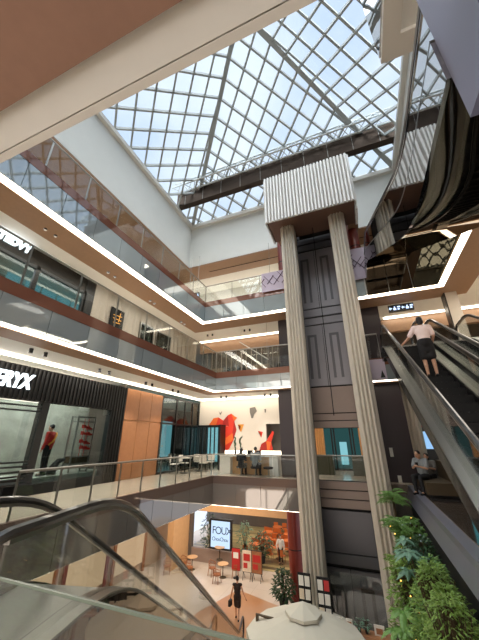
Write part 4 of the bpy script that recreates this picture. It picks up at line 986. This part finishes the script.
for k in range(K): a = 2*math.pi*k/K+.2; vs.append(ap+Vector((.5*math.cos(a), .5*math.sin(a), -.13)))
vt.add(vs, [(0, 1+k, 1+(k+1) % K) for k in range(K)]+[(1+k, 1+K+k, 1+K+(k+1) % K, 1+(k+1) % K) for k in range(K)]); vt.build('vent_cap', M['canvas'], pa)
MB().cyl((-2.3, 10.4, GZ), (-2.3, 10.4, -2.6), .03, n=10).build('pole', M['dsteel'], pa, True); MB().lathe((-2.3, 10.4, GZ), [(.35, 0), (.35, .06), (.05, .12)], 18).build('base', M['dsteel'], pa, True)
for k in range(K):
    a = 2*math.pi*k/K+.2; MB().bar(ap+Vector((0,0,-.05)), ap+Vector((1.4*math.cos(a), 1.4*math.sin(a), -.58)), .02).build('rib', M['dsteel'], pa)
# brown guard rail by the parasol
t = thing('guard_rail', 'brown metal rail frame beside the parasol', 'rail', (-3.3, 8.9, GZ))
MB().tube([(-3.65, 10.4, GZ), (-3.65, 10.4, -3.05), (-3.0, 10.3, -3.05)], .05, 8).build('rail_tube', M['stem'], t, True)
# magazine racks and shelf near lift foot
k = 0
for (x, y, z, lb) in ((-2.45, 11.5, -3.2, 'left'), (-1.85, 11.4, -3.2, 'right')):
    t = thing('magazine_rack', 'wire rack of small cards at the foot of the lift, the %s one' % lb, 'rack', (x, y, GZ))
    MB().box(x-.2, x+.2, y, y+.04, -3.7, -2.3).cyl((x, y+.02, GZ), (x, y+.02, -3.7), .02, n=6).build('rack_back', M['matt'], t)
    for r_ in range(4):
        for c_ in range(2):
            MB().box(x-.17+c_*.19, x-.02+c_*.19, y-.03, y-.01, -3.6+r_*.33, -3.35+r_*.33).build('card', M[['whitec', 'menu_red', 'menu_paper', 'whitec'][(r_+c_+k) % 4]], t)
    k += 1
t = thing('console_shelf', 'reddish wooden shelf with small pots at the foot of the lift', 'shelf', (-.8, 11.3, GZ))
MB().box(-1.6, -.1, 11.2, 11.55, -3.45, -3.38).build('shelf_board', M['wood'], t); MB().box(-1.55, -1.5, 11.25, 11.5, GZ, -3.45).box(-.2, -.15, 11.25, 11.5, GZ, -3.45).build('shelf_leg', M['wood'], t)
for i, x in enumerate((-1.45, -1.2)):
    t = thing('photo_card', 'small framed photo card on the wooden shelf, the %s one' % ['left', 'right'][i], 'card', (x, 11.35, -3.38))
    MB().box(x-.09, x+.09, 11.35, 11.37, -3.38, -3.14).build('frame', M['whitec'], t); MB().box(x-.06, x+.06, 11.34, 11.35, -3.35, -3.2).build('picture', M['menu_pic'], t)
for i, x in enumerate((-.95, -.75)): leafy('potted_succulent', 'small green succulent on the wooden shelf, the %s one' % ['left', 'right'][i], (x, 11.35, -3.38), .3, .12, 30, M['leafb'], 20+i, .05, .1, .1)
t = thing('photo_card', 'wide white card at the right end of the wooden shelf', 'card', (-.4, 11.35, -3.38)); MB().box(-.55, -.28, 11.35, 11.37, -3.38, -3.15).build('frame', M['whitec'], t); MB().box(-.5, -.33, 11.34, 11.35, -3.34, -3.22).build('picture', M['menu_pic'], t)

# ------------------------------------------------------------------ planting on the right
pt = MB().box(.25, 1.18, 5.4, 11.9, GZ, -4.3); tag(pt.build('planter_box', M['pot']), 'dark long planter box under the green planting', 'planter')
def frond(m, p, d, L, n_=11):
    d = d.normalized(); s = d.cross(Vector((0,0,1))).normalized(); q = Vector(p); prev = q
    for i in range(n_):
        t_ = (i+1)/n_; q = Vector(p)+d*L*t_+Vector((0,0,-L*.55*t_*t_+L*.15*t_))
        m.bar(prev, q, .008); w_ = L*.32*math.sin(math.pi*(.12+.85*t_))
        for sg in (-1, 1): leaf(m, q, (d*.6+s*sg+Vector((0,0,-.25))), w_, w_*.22, .2)
        prev = q
def fern(label, c, n_, L, mm, seed):
    random.seed(seed); t = thing('fern', label, 'plant', c); m = MB()
    for i in range(n_):
        a = 6.28*i/n_+random.uniform(-.3, .3); frond(m, Vector(c)+Vector((0,0,random.uniform(-.2, .2))), Vector((math.cos(a), math.sin(a), random.uniform(.1, .9))), L*random.uniform(.7, 1.15))
    m.build('fronds', mm, t); MB().tube([Vector(c), Vector(c)+Vector((0,0,-.6))], [.03, .04], 6).build('stem', M['stem'], t)
fern('feathery fern at the top of the planting beside the lift column', (.5, 10.5, -.7), 34, .58, M['leaf'], 1)
fern('second feathery fern just below the top one', (.4, 9.8, -1.35), 26, .6, M['leafl'], 2)
def star(label, c, n_, L, mm, seed):
    random.seed(seed); t = thing('umbrella_plant', label, 'plant', c); m = MB(); s_ = MB()
    for i in range(n_):
        off = Vector((random.uniform(-.38, .25), random.uniform(-.6, .6), random.uniform(-.5, .5))); q = Vector(c)+off
        s_.tube([Vector(c)+Vector((0,0,-.7)), q], [.012, .008], 5)
        for j in range(7): a = 6.28*j/7; leaf(m, q, Vector((math.cos(a), math.sin(a), random.uniform(-.25, .25))), L*random.uniform(.8, 1.1), L*.42, .35)
    m.build('leaves', mm, t); s_.build('stem', M['stem'], t)
fern('arching fern highest in the planting, touching the silver coping', (.5, 11.4, -.02), 30, .55, M['leaf'], 21)
leafy('bushy_shrub', 'mid green leafy shrub filling the top of the planting', (.7, 10.8, -2.6), 2.1, .44, 1500, M['leaf'], 22, 0, .0, .15)
leafy('bushy_shrub', 'yellow green leafy shrub hanging halfway down beside the lift column', (.45, 9.2, -2.9), 1.9, .5, 1300, M['leafl'], 23, 0, .0, .15)
leafy('bushy_shrub', 'bright green shrub under the silver coping at the right edge', (.72, 5.9, -1.9), 1.5, .42, 1400, M['leafl'], 24, 0, .0, .1)
for yy, zz, mm_, lb in ((10.6, -1.6, 'leaf', 'upper end of the planting'), (9.3, -1.7, 'leafd', 'middle of the planting'), (8.0, -1.75, 'leaf', 'lower middle of the planting'), (6.7, -1.75, 'leafl', 'near end of the planting')):
    leafy('trailing_shrub', 'small trailing shrub tucked under the silver coping at the '+lb, (.84, yy, zz), 1.2, .33, 700, M[mm_], int(yy*10), 0, .0, .13)
star('broad dark star-leaved plant in the middle of the planting', (.7, 8.9, -.95), 9, .34, M['leafb'], 3)
star('broad green star-leaved plant below the darker one', (.55, 8.4, -1.75), 8, .36, M['leaf'], 4)
star('star-leaved plant low beside the lift column', (.35, 8.7, -2.6), 8, .32, M['leaf'], 14)
star('blue green star-leaved plant at the bottom of the planting', (.7, 7.9, -2.5), 7, .32, M['leafb'], 15)
leafy('bushy_shrub', 'dense bright green bushy shrub at the bottom right corner', (.72, 7.1, -2.3), 1.9, .46, 2000, M['leafl'], 11, 0, .0, .1)
leafy('bushy_shrub', 'dense dark green bushy shrub behind the bright one', (.68, 8.1, -3.0), 2.0, .46, 1300, M['leaf'], 12, 0, .0, .12)
leafy('bushy_shrub', 'dark green undergrowth filling the planting beside the lift', (.7, 9.7, -4.3), 3.6, .46, 2200, M['leafd'], 13, 0, .0, .14)
leafy('bushy_shrub', 'dark green undergrowth filling the near end of the planting', (.7, 6.9, -4.3), 1.8, .46, 900, M['leafd'], 16, 0, .0, .16)
random.seed(5)
fl = thing('fairy_lights', 'string of tiny warm fairy lights in the green planting', 'string lights', (.7, 9, -1.5)); wire = []
for i in range(26):
    y = 10.8-i*.15; wire.append((.55+.3*math.sin(i*1.7), y, -.6-1.6*(i/26)+.35*math.sin(i*2.3)))
MB().tube(wire, .004, 4).build('wire', M['matt'], fl)
for p in wire: MB().ell(p, (.013, .013, .016), n=8, m=5).build('bulb', M['bulb'], fl)

# ------------------------------------------------------------------ people
def remesh(mb, name, m, parent, vox=.014, sm=4):
    o = mb.build(name, m, parent, local=True)
    md = o.modifiers.new('r', 'REMESH'); md.mode = 'VOXEL'; md.voxel_size = vox; md.use_smooth_shade = True
    m2 = o.modifiers.new('s', 'SMOOTH'); m2.iterations = sm; m2.factor = .5
    bpy.context.view_layer.update()
    me = bpy.data.meshes.new_from_object(o.evaluated_get(bpy.context.evaluated_depsgraph_get()))
    o.modifiers.clear(); old = o.data; o.data = me; bpy.data.meshes.remove(old)
    me.polygons.foreach_set('use_smooth', [True]*len(me.polygons))
    return o
def person(name, label, cat, loc, rz, J, top, topm, bot, botm, hair='short', skin='skin', sc=1.0, shoes='dark', sleeves='short'):
    """local frame: faces -Y; J overrides the joints"""
    j = dict(pel=(0,0,.95), chest=(0,0,1.28), neck=(0,0,1.46), head=(0,-.02,1.6),
             shL=(.18,0,1.40), shR=(-.18,0,1.40), elL=(.24,.02,1.12), elR=(-.24,.02,1.12), haL=(.25,-.06,.87), haR=(-.25,-.06,.87),
             hiL=(.09,0,.92), hiR=(-.09,0,.92), knL=(.1,-.01,.5), knR=(-.1,-.01,.5), anL=(.1,.02,.08), anR=(-.1,.02,.08)); j.update(J)
    j = {k: Vector(v)*sc for k, v in j.items()}; S = sc
    t = thing(name, label, cat, loc, rz)
    b = MB()
    b.cap(j['pel'], j['chest'], .13*S, .135*S); b.ell((j['chest']+j['pel'])/2, (.145*S, .1*S, .2*S)); b.ell(j['pel'], (.165*S, .12*S, .13*S)); b.ell(j['chest'], (.17*S, .115*S, .17*S))
    b.cap(j['chest'], j['neck'], .1*S, .055*S); b.cap(j['neck'], j['head'], .052*S, .055*S)
    h = j['head']; b.ell(h+Vector((0,0,.02*S)), (.075*S, .095*S, .115*S)); b.ell(h+Vector((0,-.04*S,-.04*S)), (.055*S, .055*S, .06*S))
    b.ell(h+Vector((0,-.1*S,-.01*S)), (.014*S, .022*S, .025*S))
    for s in (-1, 1): b.ell(h+Vector((s*.078*S, .0, 0)), (.014*S, .022*S, .032*S))
    b.cap(j['shL'], j['shR'], .06*S, .06*S)
    for s in 'LR':
        b.cap(j['sh'+s], j['el'+s], .052*S, .04*S); b.cap(j['el'+s], j['ha'+s], .039*S, .026*S)
        d = (j['ha'+s]-j['el'+s]).normalized(); sd = d.cross(Vector((0,0,1) if abs(d.z) < .8 else (0,1,0))).normalized(); p = j['ha'+s]+d*.04*S
        b.ell(p, (.036*S, .036*S, .04*S))
        up_ = d.cross(sd)
        for k in range(4):
            q = p+d*.03*S+sd*(k-1.5)*.018*S; L_ = (.062, .072, .068, .05)[k]*S
            b.cap(q, q+d*L_*.5, .0095*S, .009*S); b.cap(q+d*L_*.5, q+d*L_*.85+up_*L_*.35, .009*S, .0085*S)
        b.cap(p-sd*.02*S, p-sd*.05*S+d*.03*S, .011*S, .009*S)
        b.cap(j['hi'+s], j['kn'+s], .085*S, .055*S); b.cap(j['kn'+s], j['an'+s], .055*S, .036*S); b.cap(j['kn'+s]*.6+j['an'+s]*.4+Vector((0,.012*S,0)), j['kn'+s]*.45+j['an'+s]*.55, .05*S, .045*S)
        b.cap(j['an'+s], j['an'+s]+Vector((0,-.12*S,-.04*S)), .036*S, .03*S)
    body = remesh(b, 'body', M[skin], t, .0125)
    e = MB()
    for s in (-1, 1): e.ell(h+Vector((s*.03*S, -.082*S, .015*S)), (.011*S, .007*S, .007*S), n=8, m=6)
    e.build('eyes', M['hair'], body, local=True)
    MB().ell(h+Vector((0, -.093*S, -.055*S)), (.02*S, .008*S, .006*S), n=8, m=6).build('mouth', M['menu_red'], body, local=True)
    # hair
    hm = MB(); hm.ell(h+Vector((0,.015*S,.045*S)), (.087*S, .1*S, .1*S))
    if hair == 'bob': hm.ell(h+Vector((0,.045*S,-.02*S)), (.09*S, .07*S, .12*S)); 
    if hair == 'long': hm.cap(h+Vector((0,.06*S,0)), h+Vector((0,.1*S,-.25*S)), .075*S, .05*S)
    if hair == 'bun': hm.ell(h+Vector((0,.06*S,.14*S)), (.05*S,)*3)
    remesh(hm, 'helmet' if hair == 'helmet' else 'hair', M['hair'], t, .015)
    # top
    c = MB(); g = .018*S
    c.cap(j['pel']+Vector((0,0,.02)), j['chest'], .135*S+g, .14*S+g); c.ell((j['chest']+j['pel'])/2, (.15*S+g, .105*S+g, .2*S)); c.ell(j['chest'], (.172*S+g, .12*S+g, .17*S+g)); c.cap(j['shL'], j['shR'], .065*S+g*.6, .065*S+g*.6); c.cap(j['chest'], j['neck']-Vector((0,0,.03*S)), .1*S+g, .062*S)
    for s in 'LR':
        if sleeves == 'long': c.cap(j['sh'+s], j['el'+s], .056*S+g, .045*S+g); c.cap(j['el'+s], j['el'+s].lerp(j['ha'+s], .92), .045*S+g, .034*S+g*.6)
        elif sleeves == 'short': c.cap(j['sh'+s], j['sh'+s].lerp(j['el'+s], .75), .058*S+g, .052*S+g)
    remesh(c, top, M[topm], t, .014)
    c = MB()
    if 'skirt' in bot:
        c.ell(j['pel'], (.19*S, .155*S, .15*S)); c.cap(j['pel'], j['pel']+Vector((0,0,.08*S)), .165*S, .158*S)
        a_ = j['hiL'].lerp(j['knL'], .85); b_ = j['hiR'].lerp(j['knR'], .85); c.cap(j['hiL'], a_, .11*S, .1*S); c.cap(j['hiR'], b_, .11*S, .1*S); c.cap(a_, b_, .1*S, .1*S); c.cap(j['hiL'].lerp(a_, .5), j['hiR'].lerp(b_, .5), .11*S, .11*S)
    else:
        c.ell(j['pel'], (.175*S, .13*S, .14*S))
        for s in 'LR': c.cap(j['hi'+s], j['kn'+s], .1*S, .072*S); c.cap(j['kn'+s], j['kn'+s].lerp(j['an'+s], .95), .072*S, .055*S)
    remesh(c, bot, M[botm], t, .014)
    for s in 'LR':
        a_ = j['an'+s]; MB().cap(a_+Vector((0,.03*S,-.04*S)), a_+Vector((0,-.15*S,-.05*S)), .042*S, .036*S).build('shoe', M[shoes], t, True, True)
    return t
PI = math.pi
# woman on the escalator (faces away, +Y), left hand on rail
w1 = person('person', 'woman in a pale pink blouse and black skirt riding the escalator up', 'person', (1.88, 9.0, 3.13), PI,
       dict(elR=(-.36,-.08,1.16), elL=(.24,-.03,1.12), haR=(-.0,0,0)) | dict(elL=(.34,-.1,1.16), haL=(.56,-.2,.98), elR=(-.24,.02,1.13), haR=(-.22,-.2,.98)), 'blouse', 'pink', 'skirt', 'dark', 'bob', shoes='dark')
# walking woman ground floor
w2 = person('person', 'woman in a dark sleeveless dress walking with a handbag on the ground floor', 'person', (-7.19, 17.5, GZ+.01), PI+.3,
       dict(knL=(.08,-.14,.5), anL=(.08,-.2,.1), knR=(-.08,.0,.5), anR=(-.08,.26,.16), elL=(.27,.08,1.14), haL=(.33,-.06,.92), elR=(-.3,.1,1.15), haR=(-.42,.16,.95)), 'dress_top', 'darkb', 'dress_skirt', 'darkb', 'bun', sleeves='none')
hb = thing('handbag', 'dark handbag carried by the woman walking on the ground floor', 'bag', (-7.6, 17.55, GZ+.7))
MB().box(-7.66, -7.54, 17.42, 17.68, GZ+.5, GZ+.73).build('bag_body', M['dark'], hb); MB().tube([(-7.6, 17.47, GZ+.73), (-7.58, 17.55, GZ+.89), (-7.6, 17.63, GZ+.73)], .01, 6).build('handle', M['dark'], hb)
mn = person('mannequin', 'mannequin in a red jacket with an orange sash in the shop window', 'mannequin', (-10.75, 8.05, .45), R(-65), dict(), 'jacket', 'red', 'trousers', 'dark', 'helmet', sleeves='long', sc=.98)
sh_ = MB(); sh_.tube([(-.19, .1, 1.4), (-.1, .165, 1.3), (.05, .17, 1.12), (.17, .1, 1.0)], .03, 8); sh_.build('sash', M['orange'], mn, True, True)
sit = dict(pel=(0,.05,.5), chest=(0,0,.84), neck=(0,-.02,1.02), head=(0,-.05,1.16), shL=(.18,0,.97), shR=(-.18,0,.97), elL=(.24,-.06,.72), elR=(-.24,-.06,.72), haL=(.14,-.28,.72), haR=(-.14,-.28,.72),
           hiL=(.09,.03,.5), hiR=(-.09,.03,.5), knL=(.11,-.4,.5), knR=(-.11,-.4,.5), anL=(.11,-.38,.08), anR=(-.11,-.38,.08))
person('person', 'person in dark clothes seated at the reception counter, back turned, left', 'person', (-5.95, 14.95, 0), PI, sit, 'jacket', 'dark', 'trousers', 'dark', 'long', sleeves='long', sc=.95)
person('person', 'person in a pale grey shirt seated at the reception counter, back turned', 'person', (-5.2, 14.95, 0), PI, sit, 'shirt', 'greyc', 'trousers', 'dark', 'short', sleeves='long', sc=1.0)
for i, x in enumerate((-5.95, -5.2, -4.55)):
    t = thing('counter_stool', 'dark upholstered stool at the reception counter, %s' % ['under the person in dark clothes', 'under the person in the grey shirt', 'empty one at the right end'][i], 'stool', (x, 14.93, 0), group='counter stools')
    MB().lathe((x, 14.93, 0), [(.2, .32), (.24, .36), (.24, .4), (.2, .42)], 18).build('seat', M['dark'], t, True); MB().cyl((x, 14.93, .02), (x, 14.93, .33), .03, n=10).build('column', M['steel'], t); MB().lathe((x, 14.93, 0), [(.2, 0), (.2, .02)], 18).build('foot', M['steel'], t)
sit2 = dict(sit); sit2.update(head=(0,-.09,1.14), haL=(.05,-.3,.8), haR=(-.05,-.3,.8), elL=(.22,-.1,.74), elR=(-.22,-.1,.74))
person('person', 'man in a grey t-shirt sitting on the bench looking at a phone', 'person', (1.56, 12.2, .01), R(-35), sit2, 't_shirt', 'greyc', 'trousers', 'dark', 'short')
person('person', 'person in a striped top leaning beside the man on the bench', 'person', (1.88, 12.85, .01), R(-30), sit2, 'striped_top', 'artg', 'trousers', 'dark', 'bob', sc=.92)
for i, (x, y, z) in enumerate(((1.41, 11.93, .86), (1.74, 12.6, .8))):
    t = thing('phone', 'dark phone held by the %s on the bench' % ['man', 'person in the striped top'][i], 'phone', (x, y, z)); MB().box(x-.04, x+.04, y-.006, y+.006, z-.07, z+.07).build('phone_case', M['black'], t)
person('person', 'restaurant waiter in a white jacket and dark trousers', 'person', (-6.94, 25.2, GZ+.03), R(10), dict(elR=(-.28,-.04,1.14)), 'jacket', 'whitec', 'trousers', 'dark', 'short', sleeves='long')

# ------------------------------------------------------------------ area fill lights added under the ceilings, no fixtures
def area(x, y, z, sx, sy, e, c=(1, .93, .84), nm='ceiling_fill', lb=''):
    L = bpy.data.lights.new(nm, 'AREA'); L.shape = 'RECTANGLE'; L.size = sx; L.size_y = sy; L.energy = e; L.color = c
    o = bpy.data.objects.new(nm, L); col.objects.link(o); o.location = (x, y, z); return o
area(-11.0, 7, 3.25, 1.0, 6, 60, (1, .95, .88)); area(-12.5, 14.5, 3.9, 2, 5, 30)
area(-11.4, 5, 7.9, 2, 5, 60, (.9, .95, 1)); area(-6.5, 18.2, 7.85, 6, .6, 40)
area(-7, 16, 4.0, 4, 1, 60); area(-11.3, 10, 13.1, 1.2, 14, 90); area(-6, 17.8, 13.1, 9, 1.2, 60)
area(-8.75, 28.2, -1.3, 7, 6, 300, (1, .84, .66)); area(-10.5, 20, -1.3, 6, 3, 300); area(5.5, 12, 3.95, 3, 6, 25); area(-1, 17.5, 3.95, 3, 2, 40)
area(6.2, 12, 7.85, 2, 8, 110); area(-10.5, 8, -1.3, 2, 12, 260); area(-8.9, 6, 4.0, .5, 9, 70); area(-11.2, 6.5, 3.95, .5, 7, 170, (1, .97, .92)); area(-8.9, 8, 7.85, .6, 12, 120); area(-9.5, 8, 13.1, 1.5, 14, 120)

L = bpy.data.lights.new('hazy_sun', 'SUN'); L.energy = 6.5; L.angle = R(100); L.color = (.96, .98, 1)
o = bpy.data.objects.new('hazy_sun', L); col.objects.link(o); o.rotation_euler = (R(22), R(8), 0)
rsh = thing('rear_fill_panels', 'unseen glowing fill panels added behind the viewer', 'shop front', (-4, -3.9, 0))  # glowing panels out of view, added to light the atrium from behind
for (z, h) in ((0, 3.4), (5, 2.8), (GZ, 3.6)):
    MB().box(-12.4, 6, -3.98, -3.9, z+.3, z+h).build('glow_panel', M['rear_fill'], rsh)
    f = MB()
    for i in range(9): f.box(-12.4+i*2.25, -12.3+i*2.25, -3.9, -3.84, z, z+h+.1)
    f.build('mullion', M['black'], rsh)
# ------------------------------------------------------------------ world, camera, view
w = bpy.data.worlds.new('sky'); scene.world = w; w.use_nodes = True; nt = w.node_tree; bg = nt.nodes['Background']
tc = nt.nodes.new('ShaderNodeTexCoord'); nz = nt.nodes.new('ShaderNodeTexNoise'); nz.inputs['Scale'].default_value = 2.5; nz.inputs['Detail'].default_value = 6
rp = nt.nodes.new('ShaderNodeValToRGB'); rp.color_ramp.elements[0].position = .35; rp.color_ramp.elements[0].color = (.50, .62, .86, 1); rp.color_ramp.elements[1].position = .62; rp.color_ramp.elements[1].color = (.78, .84, .93, 1)
nt.links.new(tc.outputs['Generated'], nz.inputs['Vector']); nt.links.new(nz.outputs['Fac'], rp.inputs[0]); nt.links.new(rp.outputs[0], bg.inputs[0]); bg.inputs[1].default_value = 1.12
F, P, YAW = 290, R(22.5), R(22)
cam = bpy.data.cameras.new('camera'); co = bpy.data.objects.new('camera', cam); col.objects.link(co)
cam.sensor_fit = 'VERTICAL'; cam.sensor_height = 24; cam.lens = F/640*24; cam.clip_start = .05; cam.clip_end = 200
co.location = (0, 0, EYE); co.rotation_mode = 'XYZ'; co.rotation_euler = (R(90)+P, 0, YAW)
scene.camera = co
vs_ = scene.view_settings; vs_.view_transform = 'Standard'; vs_.look = 'None'; vs_.gamma = 1; vs_.use_curve_mapping = False; vs_.exposure = .3
